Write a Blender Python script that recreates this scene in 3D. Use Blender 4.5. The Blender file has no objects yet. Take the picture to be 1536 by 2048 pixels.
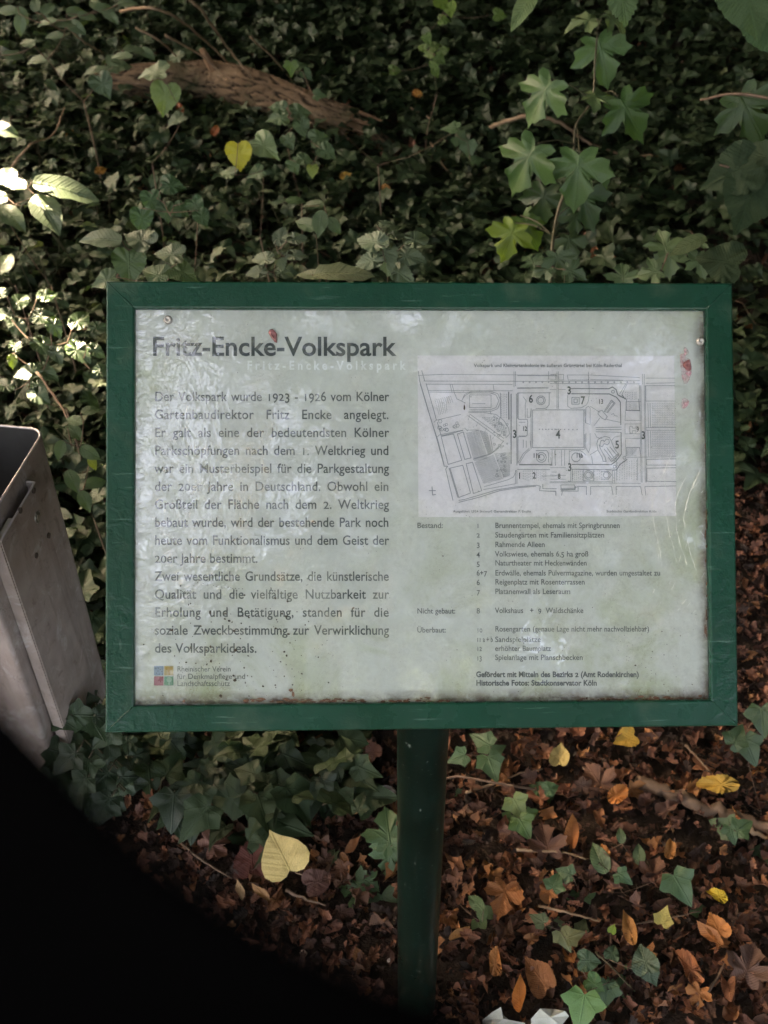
import bpy, math, random
import numpy as np
from mathutils import Vector, Matrix, noise
rng = np.random.default_rng(7); random.seed(7)
S = bpy.context.scene
COL = S.collection
R = math.radians
# ------------------------------------------------------------------ camera
F, CX, CY = 2160.0, 768.0, 1024.0          # focal length and centre in photo pixels
PITCH, ROLL = R(42), R(-0.75)
CAM = np.array([0.0, 0.0, 1.72])
_f = np.array([0, math.cos(PITCH), -math.sin(PITCH)]); _r = np.array([1.0, 0, 0]); _u = np.cross(_r, _f)
CR = math.cos(ROLL)*_r + math.sin(ROLL)*_u; CU = -math.sin(ROLL)*_r + math.cos(ROLL)*_u
cd = bpy.data.cameras.new('camera'); cam = bpy.data.objects.new('camera', cd); COL.objects.link(cam)
cam.matrix_world = Matrix([[CR[0], CU[0], -_f[0], CAM[0]], [CR[1], CU[1], -_f[1], CAM[1]], [CR[2], CU[2], -_f[2], CAM[2]], [0, 0, 0, 1]])
cd.sensor_fit = 'VERTICAL'; cd.sensor_height = 36; cd.lens = 36*F/2048
cd.clip_start = 0.01; cd.clip_end = 400
cd.dof.use_dof = True; cd.dof.focus_distance = 1.2; cd.dof.aperture_fstop = 10.5
S.camera = cam
# ------------------------------------------------------------------ light
SUN = np.array([-0.50, 0.52, 0.70]); SUN /= np.linalg.norm(SUN)
SUN_EL = math.asin(SUN[2]); SUN_AZ = math.atan2(SUN[0], SUN[1])
W = bpy.data.worlds.new('World'); S.world = W; W.use_nodes = True
nt = W.node_tree; bg = nt.nodes['Background']
sky = nt.nodes.new('ShaderNodeTexSky'); sky.sky_type = 'NISHITA'; sky.sun_disc = False
sky.sun_elevation = SUN_EL; sky.sun_rotation = SUN_AZ % (2*math.pi)
sky.dust_density = 6.0; sky.air_density = 0.7; sky.ozone_density = 0.0
nt.links.new(sky.outputs[0], bg.inputs[0]); bg.inputs[1].default_value = 0.15
sl = bpy.data.lights.new('sun', 'SUN'); sl.energy = 3.6; sl.angle = R(0.5); sl.color = (1.0, 0.95, 0.86)
so = bpy.data.objects.new('sun', sl); COL.objects.link(so)
so.rotation_euler = Vector(SUN.tolist()).to_track_quat('Z', 'Y').to_euler(); so.location = (-6, 6, 12)
S.view_settings.view_transform = 'Standard'; S.view_settings.look = 'None'
S.view_settings.exposure = 4.5; S.view_settings.gamma = 1; S.view_settings.use_white_balance = True; S.view_settings.white_balance_temperature = 9300; S.view_settings.white_balance_tint = 13; S.view_settings.use_curve_mapping = False
S.cycles.use_denoising = True; S.cycles.max_bounces = 8; S.cycles.transparent_max_bounces = 16
S.cycles.diffuse_bounces = 4; S.cycles.sample_clamp_indirect = 4

# ------------------------------------------------------------------ helpers
def ray(px, py):
    d = _f + (px-CX)/F*CR - (py-CY)/F*CU
    return d
def at_depth(px, py, z): return CAM + ray(px, py)*z
def proj(p):
    d = np.asarray(p)-CAM; z = d@_f
    return CX+F*(d@CR)/z, CY-F*(d@CU)/z, z
def hgt(x, y):
    x = np.asarray(x, float); y = np.asarray(y, float)
    h = 0.018*np.sin(x*2.1+0.6*y+1)+0.014*np.sin(y*3.1-x*1.7)+0.007*np.sin(x*7+y*5)+0.005*np.sin(y*11-x*6)
    far = np.clip((y-2.6)/6, 0, 1)
    h = h*(1+2*far)+0.55*far**1.5
    side = np.clip((-x-1.6)/5, 0, 1)*np.clip((y-1)/3, 0, 1)
    return h+0.25*side-0.005
def on_ground(px, py, dz=0.0):
    d = ray(px, py); t = (0-CAM[2])/d[2]
    for _ in range(12):
        p = CAM+d*t; t += (hgt(p[0], p[1])+dz-p[2])/d[2]
    return CAM+d*t
def tag(o, label=None, cat=None, group=None, kind=None):
    if label: o['label'] = label
    if cat: o['category'] = cat
    if group: o['group'] = group
    if kind: o['kind'] = kind
    return o
def empty(name, loc=(0, 0, 0), rz=0, **k):
    o = bpy.data.objects.new(name, None); o.empty_display_size = 0.05; COL.objects.link(o)
    o.location = [float(v) for v in loc]; o.rotation_euler = (0, 0, rz); tag(o, **k); return o
def link(name, me, parent=None, mat=None, keep=True):
    """keep=True: mesh is given in world coordinates although its parent is displaced"""
    o = bpy.data.objects.new(name, me); COL.objects.link(o)
    if mat and not me.materials: me.materials.append(mat)
    if parent:
        o.parent = parent
        if keep: o.matrix_parent_inverse = MW(parent).inverted()
    return o
def MW(o):
    m = Matrix.LocRotScale(o.location, o.rotation_euler, o.scale) if o.rotation_mode != 'QUATERNION' else Matrix.LocRotScale(o.location, o.rotation_quaternion, o.scale)
    return MW(o.parent) @ o.matrix_parent_inverse @ m if o.parent else m
def mesh(name, V, Fs, uv=None, tone=None, smooth=False, mat=None):
    me = bpy.data.meshes.new(name)
    V = np.asarray(V, dtype=np.float32)
    if isinstance(Fs, np.ndarray):
        k = Fs.shape[1]; n = len(Fs)
        me.vertices.add(len(V)); me.vertices.foreach_set('co', V.ravel())
        me.loops.add(n*k); me.loops.foreach_set('vertex_index', Fs.astype(np.int32).ravel())
        me.polygons.add(n); me.polygons.foreach_set('loop_start', np.arange(0, n*k, k, dtype=np.int32))
        me.polygons.foreach_set('loop_total', np.full(n, k, dtype=np.int32))
        me.update(calc_edges=True)
    else:
        me.from_pydata([tuple(map(float, v)) for v in V], [], [tuple(f) for f in Fs]); me.update()
    li = np.empty(len(me.loops), dtype=np.int32); me.loops.foreach_get('vertex_index', li)
    if uv is not None:
        ul = me.uv_layers.new(name='uv'); ul.data.foreach_set('uv', np.asarray(uv, dtype=np.float32)[li].ravel())
    if tone is not None:
        a = me.attributes.new('tone', 'FLOAT', 'POINT'); a.data.foreach_set('value', np.asarray(tone, dtype=np.float32))
    if smooth: me.polygons.foreach_set('use_smooth', np.ones(len(me.polygons), dtype=bool))
    if mat: me.materials.append(mat)
    return me
class MB:
    def __init__(s): s.v = []; s.f = []; s.u = []
    def add(s, vs, fs, uv=None):
        b = len(s.v); s.v += [tuple(map(float, v)) for v in vs]; s.f += [tuple(i+b for i in f) for f in fs]
        s.u += uv if uv is not None else [(0, 0)]*len(vs)
    def box(s, x0, x1, y0, y1, z0, z1):
        s.add([(x, y, z) for z in (z0, z1) for y in (y0, y1) for x in (x0, x1)],
              [(0, 2, 3, 1), (4, 5, 7, 6), (0, 1, 5, 4), (2, 6, 7, 3), (0, 4, 6, 2), (1, 3, 7, 5)])
    def tube(s, pts, rad, n=8, cap=True, wob=None):
        pts = [np.asarray(p, float) for p in pts]; m = len(pts)
        rad = [rad]*m if np.isscalar(rad) else rad
        vs = []; uv = []; up = None; L = 0
        for i in range(m):
            t = pts[min(i+1, m-1)]-pts[max(i-1, 0)]; t /= np.linalg.norm(t)+1e-12
            if up is None:
                up = np.cross(t, [0.3, 0.2, 1.0]); up /= np.linalg.norm(up)
            else:
                up = up-t*(up@t); up /= np.linalg.norm(up)
            b = np.cross(t, up)
            if i: L += np.linalg.norm(pts[i]-pts[i-1])
            for k in range(n):
                a = 2*math.pi*k/n
                r = rad[i]*(1 if wob is None else wob(i, k))
                vs.append(pts[i]+r*(math.cos(a)*up+math.sin(a)*b)); uv.append((k/n, L))
        fs = [(i*n+k, i*n+(k+1) % n, (i+1)*n+(k+1) % n, (i+1)*n+k) for i in range(m-1) for k in range(n)]
        if cap: fs += [tuple(range(n))[::-1], tuple(range((m-1)*n, m*n))]
        s.add(vs, fs, uv)
    def build(s, name, mat=None, parent=None, smooth=False, keep=True):
        me = mesh(name, s.v, s.f, uv=s.u, smooth=smooth, mat=mat)
        return link(name, me, parent, keep=keep)
def smooth_path(pts, k=5):
    P = [np.asarray(p, float) for p in pts]; P = [2*P[0]-P[1]]+P+[2*P[-1]-P[-2]]; out = []
    for i in range(1, len(P)-2):
        for j in range(k):
            t = j/k; a, b, c, d = P[i-1:i+3]
            out.append(0.5*((2*b)+(-a+c)*t+(2*a-5*b+4*c-d)*t*t+(-a+3*b-3*c+d)*t**3))
    out.append(P[-2]); return out

# ------------------------------------------------------------------ materials
def newmat(name):
    m = bpy.data.materials.new(name); m.use_nodes = True; t = m.node_tree; t.nodes.clear()
    out = t.nodes.new('ShaderNodeOutputMaterial'); return m, t, out
class NB:
    """small node builder"""
    def __init__(s, t): s.t = t
    def n(s, typ, ins=None, **props):
        nd = s.t.nodes.new(typ)
        for k, v in props.items(): setattr(nd, k, v)
        for k, v in (ins or {}).items():
            if isinstance(v, bpy.types.NodeSocket): s.t.links.new(v, nd.inputs[k])
            else: nd.inputs[k].default_value = v
        return nd
    def math(s, op, a, b=0.0, c=None):
        ins = {0: a, 1: b}
        if c is not None: ins[2] = c
        return s.n('ShaderNodeMath', ins, operation=op).outputs[0]
    def noise(s, vec, scale, detail=4, rough=0.55, dist=0.0):
        nd = s.n('ShaderNodeTexNoise', {'Scale': scale, 'Detail': detail, 'Roughness': rough, 'Distortion': dist})
        if vec is not None: s.t.links.new(vec, nd.inputs['Vector'])
        return nd.outputs['Fac']
    def ramp(s, fac, stops, interp='LINEAR'):
        nd = s.n('ShaderNodeValToRGB', {0: fac}); cr = nd.color_ramp; cr.interpolation = interp
        while len(cr.elements) < len(stops): cr.elements.new(0.5)
        for e, (p, c) in zip(cr.elements, stops):
            e.position = p; e.color = (*c, 1) if len(c) == 3 else c
        return nd.outputs[0]
    def mapr(s, v, a, b, c=0.0, d=1.0):
        return s.n('ShaderNodeMapRange', {0: v, 1: a, 2: b, 3: c, 4: d}).outputs[0]
    def mix(s, fac, a, b, blend='MIX'):
        nd = s.n('ShaderNodeMix', data_type='RGBA', blend_type=blend)
        for i, v in ((0, fac), (6, a), (7, b)):
            if isinstance(v, bpy.types.NodeSocket): s.t.links.new(v, nd.inputs[i])
            elif i == 0: nd.inputs[0].default_value = v
            else: nd.inputs[i].default_value = (*v, 1) if len(v) == 3 else v
        return nd.outputs[2]
    def bump(s, h, strength=0.3, dist=0.002):
        return s.n('ShaderNodeBump', {'Height': h, 'Strength': strength, 'Distance': dist}).outputs[0]
def leaf_mat(name, ramp=None, vein='pinnate', rough=0.45, trans=0.2, veincol=1.35, spec=0.5, nveins=16.0, spots=0.25):
    m, t, out = newmat(name); b = NB(t)
    uv = b.n('ShaderNodeUVMap').outputs[0]
    xyz = b.n('ShaderNodeSeparateXYZ', {0: uv}); x, y = xyz.outputs[0], xyz.outputs[1]
    ax = b.math('ABSOLUTE', x)
    mid = b.mapr(ax, 0.004, 0.022, 1, 0)
    if vein == 'pinnate':
        w = b.math('FRACT', b.math('MULTIPLY', b.math('SUBTRACT', y, b.math('MULTIPLY', ax, 0.75)), nveins*0.62))
        tri = b.math('ABSOLUTE', b.math('SUBTRACT', w, 0.5))
        side = b.mapr(tri, 0.0, 0.16, 1, 0)
        relief = b.math('SINE', b.math('MULTIPLY', w, math.pi))
    else:
        ang = b.math('ARCTAN2', x, b.math('SUBTRACT', y, 0.08))
        w = b.math('ABSOLUTE', b.math('SINE', b.math('MULTIPLY', ang, 4.0)))
        rr = b.math('SQRT', b.math('ADD', b.math('MULTIPLY', x, x), b.math('MULTIPLY', y, y)))
        side = b.mapr(b.math('MULTIPLY', w, b.math('ADD', rr, 0.1)), 0.0, 0.035, 1, 0)
        relief = b.math('POWER', w, .5)
    v = b.math('MAXIMUM', mid, b.math('MULTIPLY', side, 0.6))
    if ramp is None:
        base = b.n('ShaderNodeObjectInfo').outputs['Color']
        rnd = b.n('ShaderNodeObjectInfo').outputs['Random']
    else:
        at = b.n('ShaderNodeAttribute', attribute_name='tone').outputs['Fac']
        base = b.ramp(at, ramp); rnd = at
    co = b.n('ShaderNodeTexCoord').outputs['Object']
    nz = b.noise(co, 45.0, 4)
    base = b.mix(b.mapr(nz, 0.3, 0.7, 0, 0.55), base, b.mix(1.0, base, (0.55, 0.55, 0.45), 'MULTIPLY'))
    n2 = b.noise(co, 160.0, 3, 0.7)
    base = b.mix(b.mapr(n2, 0.62, 0.72, 0, spots), base, (0.10, 0.07, 0.03))
    base = b.mix(b.math('MULTIPLY', v, 0.5 if vein == 'pinnate' else 0.16), base, b.mix(1.0, base, (veincol, veincol, veincol*0.9), 'MULTIPLY'))
    h = b.math('ADD', b.math('MULTIPLY', relief, 0.6), b.math('ADD', b.math('MULTIPLY', v, -0.8), b.math('MULTIPLY', nz, 0.8)))
    bp = b.bump(h, 0.55, 0.0016)
    p = b.n('ShaderNodeBsdfPrincipled', {'Base Color': base, 'Roughness': b.mapr(nz, 0.2, 0.8, rough-0.1, rough+0.14), 'Normal': bp, 'Specular IOR Level': spec})
    if trans > 0:
        tr = b.n('ShaderNodeBsdfTranslucent', {'Color': b.mix(1.0, base, (1.35, 1.5, 0.5), 'MULTIPLY'), 'Normal': bp})
        mx = b.n('ShaderNodeMixShader', {0: trans, 1: p.outputs[0], 2: tr.outputs[0]})
        t.links.new(mx.outputs[0], out.inputs[0])
    else: t.links.new(p.outputs[0], out.inputs[0])
    return m
def simple_mat(name, stops, scale=8, rough=0.7, bump=0.3, bscale=60, metal=0.0, spec=0.4, dist=0.002, coord='Object', stretch=(1, 1, 1)):
    m, t, out = newmat(name); b = NB(t)
    co = b.n('ShaderNodeTexCoord').outputs[coord]
    mp = b.n('ShaderNodeMapping', {0: co}); mp.inputs['Scale'].default_value = stretch
    n1 = b.noise(mp.outputs[0], scale, 6, 0.6); c = b.ramp(n1, stops)
    n2 = b.noise(mp.outputs[0], bscale, 5, 0.65)
    p = b.n('ShaderNodeBsdfPrincipled', {'Base Color': c, 'Roughness': rough, 'Metallic': metal, 'Specular IOR Level': spec, 'Normal': b.bump(n2, bump, dist)})
    t.links.new(p.outputs[0], out.inputs[0]); return m
M = {}
M['ivy'] = leaf_mat('ivy_leaf', [(0, (0.013, 0.027, 0.012)), (0.4, (0.021, 0.040, 0.018)), (0.8, (0.036, 0.057, 0.027)), (1, (0.060, 0.074, 0.036))], 'palmate', 0.50, 0.06, 1.5, 0.22)
M['leafobj'] = leaf_mat('green_leaf', None, 'pinnate', 0.42, 0.22, 1.25)
M['smoothobj'] = leaf_mat('smooth_leaf', None, 'pinnate', 0.5, 0.2, 1.08, 0.35, 6, .08)
M['dullobj'] = leaf_mat('rough_leaf', None, 'pinnate', 0.65, 0.25, 1.3, 0.12, 12)  # duller leaf copy, puts the right-hand bush's shade into the material
M['palmobj'] = leaf_mat('palmate_leaf', None, 'palmate', 0.42, 0.26, 1.35)
M['glossobj'] = leaf_mat('ribbed_leaf', None, 'pinnate', 0.30, 0.15, 1.2, 0.8, 15)
M['undergrowth'] = leaf_mat('undergrowth_leaf', [(0, (0.028, 0.056, 0.028)), (0.5, (0.052, 0.088, 0.046)), (1, (0.11, 0.14, 0.085))], 'pinnate', 0.42, 0.18, 1.3)
M['deadobj'] = leaf_mat('dead_leaf', None, 'pinnate', 0.6, 0.10, 1.15, 0.3, 12, 0.35)
M['litter'] = leaf_mat('litter_leaf', [(0, (0.014, 0.009, 0.007)), (0.25, (0.05, 0.024, 0.018)), (0.5, (0.125, 0.054, 0.038)), (0.75, (0.21, 0.092, 0.062)), (0.9, (0.26, 0.11, 0.05)), (1, (0.36, 0.19, 0.10))], 'pinnate', 0.6, 0.05, 1.2, 0.3, 12, 0.5)
M['soil'] = simple_mat('woodland_soil', [(0.3, (0.012, 0.008, 0.006)), (0.6, (0.035, 0.022, 0.014)), (0.8, (0.07, 0.04, 0.025))], 14, 0.95, 0.9, 90, dist=0.01)
M['twig'] = simple_mat('twig_bark', [(0.3, (0.07, 0.045, 0.03)), (0.7, (0.17, 0.11, 0.075))], 30, 0.8, 0.4, 150)
M['paletwig'] = simple_mat('pale_twig', [(0.3, (0.14, 0.09, 0.055)), (0.7, (0.28, 0.19, 0.12))], 30, 0.7, 0.3, 150)
M['stem'] = simple_mat('green_stem', [(0.3, (0.045, 0.045, 0.022)), (0.7, (0.09, 0.07, 0.04))], 20, 0.6, 0.2, 100)
M['trunk'] = simple_mat('tree_bark', [(0.3, (0.05, 0.04, 0.03)), (0.7, (0.14, 0.12, 0.09))], 4, 0.9, 1.0, 12, dist=0.03, stretch=(1, 1, 0.25))
M['crown'] = simple_mat('canopy_leaves', [(0.3, (0.03, 0.06, 0.02)), (0.7, (0.07, 0.11, 0.035))], 1.5, 0.5, 0.1, 20)

# ------------------------------------------------------------------ leaf templates
HEART = [(0, .05), (.10, -.04), (.24, -.07), (.38, .0), (.46, .15), (.46, .33), (.39, .50), (.28, .66), (.15, .80), (.06, .90), (0, 1.0)]
OVATE = [(0, 0), (.10, .02), (.21, .12), (.28, .27), (.30, .42), (.27, .58), (.20, .73), (.11, .86), (.04, .94), (0, 1.0)]
LONG = [(0, 0), (.08, .03), (.16, .13), (.21, .28), (.22, .45), (.19, .62), (.13, .78), (.06, .91), (0, 1.0)]
IVY = [(0, .08), (.09, -.03), (.24, -.10), (.35, .02), (.42, .10), (.57, .22), (.49, .34), (.34, .43), (.28, .56), (.20, .72), (.09, .88), (0, 1.0)]
IVY2 = [(0, .06), (.14, -.06), (.34, -.06), (.40, .12), (.50, .30), (.33, .44), (.22, .60), (.10, .82), (0, 1.0)]
MAPLE = [(0, .08), (.09, -.02), (.22, -.10), (.34, -.07), (.33, .04), (.28, .13), (.42, .13), (.56, .18), (.55, .29), (.70, .41), (.57, .45), (.47, .52), (.36, .50), (.21, .44), (.23, .58), (.33, .69), (.23, .75), (.17, .86), (.07, .90), (0, 1.05)]
def serrate(o, n=9, amp=0.035):
    P = np.array(o); d = np.r_[0, np.cumsum(np.linalg.norm(np.diff(P, axis=0), axis=1))]; out = []
    for i in range(n):
        for s, a in ((0.0, 0.0), (0.75, amp)):
            q = (i+s)/n*d[-1]; x = np.interp(q, d, P[:, 0]); y = np.interp(q, d, P[:, 1])
            if i == 0 and s == 0: out.append((0, P[0, 1])); continue
            out.append((x+a, y+a*0.6))
    out.append((0, P[-1, 1])); return out
OUT = dict(round=HEART, heart=serrate(HEART, 11, .018), ovate=OVATE, long=LONG, ivy=IVY, ivy2=IVY2, maple=MAPLE, horn=serrate([(a*1.12, b) for a, b in OVATE], 11, .04), shard=[(0, 0), (.22, .06), (.12, .2), (.36, .34), (.20, .42), (.30, .62), (.10, .66), (.22, .86), (.06, .82), (0, 1)], torn=[(0, .1), (.3, -.02), (.42, .2), (.25, .3), (.38, .5), (.5, .62), (.2, .7), (.12, .6), (0, .8)])
def template(kind, fold=0.25, droop=0.2, ripple=0.03, curl=0.0, seed=0, rings=(0.5, 1.0)):
    """unit leaf: base at origin, tip at y=1, upper face +z"""
    r = np.random.default_rng(seed)
    o = OUT[kind]; half = [(x, y) for x, y in o]
    ring = half + [(-x, y) for x, y in half[-2:0:-1]]
    c = np.array([0.0, 0.25 if kind in ('ivy', 'ivy2', 'maple') else 0.4])
    P = np.array(ring); P = P*(1+r.normal(0, .02, P.shape)); n = len(P)
    V = [c]; 
    for s in rings: V += list(c+(P-c)*s)
    V = np.array(V); uv = V.copy()
    ph = r.uniform(0, 6, 4)
    ang = np.arctan2(V[:, 0], V[:, 1]-c[1]); rr = np.linalg.norm(V-c, axis=1)
    z = fold*np.abs(V[:, 0]) - droop*V[:, 1]**2 + ripple*np.sin(ang*5+ph[0])*rr*2.2 + r.normal(0, .015, len(V))*rr*2
    z -= 0.35*droop*np.abs(V[:, 0])**1.5
    X, Y = V[:, 0].copy(), V[:, 1].copy()
    if curl:
        a = r.uniform(-0.6, 0.6); ca, sa = math.cos(a), math.sin(a)
        q = X*ca+(Y-.45)*sa; w = -X*sa+(Y-.45)*ca
        k = curl*(1+0.3*w); th = q*k
        q2 = np.sin(th)/k; z = z*0.6+(1-np.cos(th))/k
        X = q2*ca-w*sa; Y = q2*sa+w*ca+.45
    fs = [(0, 1+(k+1) % n, 1+k) for k in range(n)]
    for ri in range(len(rings)-1):
        a, b_ = 1+ri*n, 1+(ri+1)*n
        for k in range(n):
            k2 = (k+1) % n; fs += [(a+k, a+k2, b_+k2), (a+k, b_+k2, b_+k)]
    return np.c_[X, Y, z], np.array(fs), uv
def frames(n, t):
    """rotation matrices from normals n and tip directions t (arrays Nx3)"""
    n = n/np.linalg.norm(n, axis=1, keepdims=True); t = t-n*np.sum(n*t, 1, keepdims=True)
    t /= np.linalg.norm(t, axis=1, keepdims=True); x = np.cross(t, n)
    return np.stack([x, t, n], axis=2)
def mass(name, temps, pos, Rm, sc, tone, mat, smooth=True):
    """many leaves joined in one mesh; temps chosen at random"""
    Vs, Fs, U, T = [], [], [], []; off = 0; idx = rng.integers(0, len(temps), len(pos))
    for k, (v, f, uv) in enumerate(temps):
        s = np.where(idx == k)[0]
        if not len(s): continue
        P = np.einsum('nij,vj->nvi', Rm[s], v)*sc[s, None, None]+pos[s, None, :]
        m = len(v); Vs.append(P.reshape(-1, 3)); Fs.append((f[None]+(np.arange(len(s))*m)[:, None, None]+off).reshape(-1, 3))
        U.append(np.tile(uv, (len(s), 1))); T.append(np.repeat(tone[s], m)); off += m*len(s)
    return mesh(name, np.vstack(Vs), np.vstack(Fs), uv=np.vstack(U), tone=np.concatenate(T), smooth=smooth, mat=mat)
def rand_frames(N, tilt, lean=(0, 0, 0)):
    n = np.c_[rng.normal(0, tilt, N), rng.normal(0, tilt, N), np.ones(N)]+np.array(lean)
    a = rng.uniform(0, 2*math.pi, N); t = np.c_[np.cos(a), np.sin(a), np.zeros(N)]
    return frames(n, t)
_leafmesh = {}
def leafmesh(kind, mat, var, **k):
    key = (kind, mat, var, tuple(sorted(k.items())))
    if key not in _leafmesh:
        v, f, uv = template(kind, seed=var*13+5, **k)
        _leafmesh[key] = mesh(kind+'_leaf', v, f, uv=uv, smooth=True, mat=M[mat])
    return _leafmesh[key]
def setm(o, pos, Rm, s):
    s = (s, s, s) if np.isscalar(s) else s
    A = Matrix([[Rm[i][j]*s[j] for j in range(3)]+[pos[i]] for i in range(3)]+[[0, 0, 0, 1]])
    l, q, c = A.decompose(); o.rotation_mode = 'QUATERNION'; o.location = l; o.rotation_quaternion = q; o.scale = c
def leaf_at(parent, px, py, depth, size, ang, kind='heart', mat='leafobj', col=(.06, .11, .04), up=0.5, tilt=(0, 0), wid=1.0, name='leaf', var=None, **k):
    """leaf whose centre projects near (px,py); size = its length in photo pixels, ang = tip direction on the picture in degrees
    (0 right, 90 up); up: 0 = faces the viewer, 1 = lies level"""
    c = at_depth(px, py, depth); L = size*depth/F
    view = (CAM-c)/np.linalg.norm(CAM-c)
    n = (1-up)*view+up*np.array([0, 0, 1.0])+tilt[0]*CR+tilt[1]*CU; n /= np.linalg.norm(n)
    t = math.cos(R(ang))*CR+math.sin(R(ang))*CU
    # tip direction in the leaf plane that projects onto the wanted picture direction
    t = t-_f*((t@n)/(_f@n)); Lt = np.linalg.norm(t); t /= Lt; L *= min(Lt, 2.2)
    Rm = frames(n[None], t[None])[0]
    base = c-t*L*0.45
    var = random.randrange(4) if var is None else var
    o = bpy.data.objects.new(name, leafmesh(kind, mat, var, **k)); COL.objects.link(o)
    if parent: o.parent = parent; o.matrix_parent_inverse = MW(parent).inverted()
    setm(o, base, Rm, (L*wid, L, L))
    j = 1+random.uniform(-.12, .12); o.color = (col[0]*j, col[1]*j, col[2]*j, 1)
    return o, base

# ------------------------------------------------------------------ ground
xs = np.r_[np.linspace(-60, -4, 15), np.linspace(-3.8, 3.8, 120), np.linspace(4, 60, 15)]
ys = np.r_[np.linspace(-60, -2, 14), np.linspace(-1.8, 7, 140), np.linspace(7.5, 60, 16)]
X, Y = np.meshgrid(xs, ys); Z = hgt(X, Y)
V = np.c_[X.ravel(), Y.ravel(), Z.ravel()]; nx = len(xs); ii, jj = np.meshgrid(np.arange(nx-1), np.arange(len(ys)-1)); a = (jj*nx+ii).ravel()
g = link('ground', mesh('ground', V, np.c_[a, a+1, a+nx+1, a+nx], smooth=True, mat=M['soil'])); tag(g, 'dark woodland soil under the ivy and the fallen leaves', 'ground', kind='structure')

# pose of the board: fitted once to the photograph's four corners, then plain numbers
SC = np.array(SIGN_C := (0.0, 0.0, 0.0)); SR = np.eye(3)
def fit_sign():
    tgt = np.array([(212, 562), (1465, 566), (1477, 1452), (210, 1466)], float)
    def rot(v):
        a = np.linalg.norm(v); k = v/(a+1e-12); K = np.array([[0, -k[2], k[1]], [k[2], 0, -k[0]], [-k[1], k[0], 0]])
        return np.eye(3)+math.sin(a)*K+(1-math.cos(a))*K@K
    B = np.array([CR, CU, -_f]).T
    def pts(q):
        Rm = rot(q[3:6])@B; return [q[:3]+Rm@np.array([sx*.655/2, sy*q[6]/2, 0]) for sx, sy in ((-1, 1), (1, 1), (1, -1), (-1, -1))], Rm
    def res(q): return np.concatenate([np.array(proj(p)[:2])-t_ for p, t_ in zip(pts(q)[0], tgt)])
    q = np.array([.04, .83, .97, 0, 0, 0, .46])
    for _ in range(30):
        e_ = res(q); J = np.array([(res(q+1e-6*np.eye(7)[k])-e_)/1e-6 for k in range(7)]).T; q = q-np.linalg.lstsq(J, e_, rcond=None)[0]
    return q[:3], pts(q)[1], q[6]
SC, SR, SH = fit_sign(); SW = .655
# openings cut in unseen crowns to shape the sky glints mirrored by the cover
GR_ = np.random.default_rng(11); SKYGAPS = []
def mirror_ray(px, py):
    d = ray(px, py); n = SR[:, 2]; t_ = ((SC-CAM)@n)/(d@n); p = CAM+d*t_; d = d/np.linalg.norm(d); return p, d-2*(d@n)*n
for _ in range(46):
    px, py = (GR_.normal(335, 38), GR_.uniform(640, 1200)) if _ < 34 else (GR_.normal(1085, 30), GR_.uniform(1150, 1380)); p_, d_ = mirror_ray(px, py); SKYGAPS.append((p_, d_, GR_.uniform(.06, .26) if _ < 34 else GR_.uniform(.02, .09)))
def clear_gaps(P):
    for q, dr, rr in SKYGAPS:
        v = P-q; t = v@dr; P = P[(np.linalg.norm(v-t[:, None]*dr, axis=1) > rr+.05) | (t < 0)]
    return P
# ------------------------------------------------------------------ trees round the clearing (unseen; many added to shade the place and shape the cover's reflection)
SUNSPOTS = []      # spots left sunlit: crown leaves are cut out on the line to the sun
for px, py, d, rr in ((85, 385, 2.40, .20), (90, 650, 2.25, .13), (200, 1065, 2.15, .06), (120, 40, 3.4, .13), (215, 160, 3.6, .04), (30, 760, 2.25, .06), (15, 255, 2.40, .05)):
    SUNSPOTS.append((at_depth(px, py, d), rr))
def crown_pts(c, rad, N, keep_clear=True):
    d = rng.normal(0, 1, (N, 3)); d /= np.linalg.norm(d, axis=1, keepdims=True)
    r = rng.uniform(0.25, 1, N)**0.5; r *= 1+0.18*np.sin(d[:, 0]*5+c[0])*np.cos(d[:, 1]*4+c[1])
    P = c+d*r[:, None]*np.array(rad)
    if keep_clear:
        for q, rr in SUNSPOTS:
            v = P-q; t = v@SUN; dist = np.linalg.norm(v-t[:, None]*SUN, axis=1); P = P[dist > rr+0.17]
    P = clear_gaps(P)
    return P[P[:, 2] > np.where(P[:, 1] > 3.6, .62+.12*(5.5-P[:, 1]), 2.4)]
def crown_mesh(P, size, gaps=0.0):
    N = len(P); s = rng.uniform(0.6, 1.3, N)*size
    Rm = rand_frames(N, 0.8)
    q = np.array([(-.32, .1, 0), (0, -.1, .05), (.34, .3, 0), (0, 1, -.1), (-.25, .7, -.02)])
    Vv = (np.einsum('nij,vj->nvi', Rm, q)*s[:, None, None]+P[:, None]).reshape(-1, 3)
    f = np.array([(0, 1, 2), (0, 2, 3), (0, 3, 4)]); Ff = (f[None]+(np.arange(N)*5)[:, None, None]).reshape(-1, 3)
    return mesh('crown', Vv, Ff, mat=M['crown'])
def slab_pts(N):
    """high leaves of the tree that leans over the board; it closes the roof between the other crowns"""
    G = np.c_[rng.uniform(-1.7, 2.4, N), rng.uniform(-.5, 6.0, N), np.zeros(N)]; P = G+SUN*((rng.uniform(4.9, 6.6, N))/SUN[2])[:, None]
    for q, rr in SUNSPOTS:
        v = P-q; t = v@SUN; P = P[np.linalg.norm(v-t[:, None]*SUN, axis=1) > rr+0.17]
    return P
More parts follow.
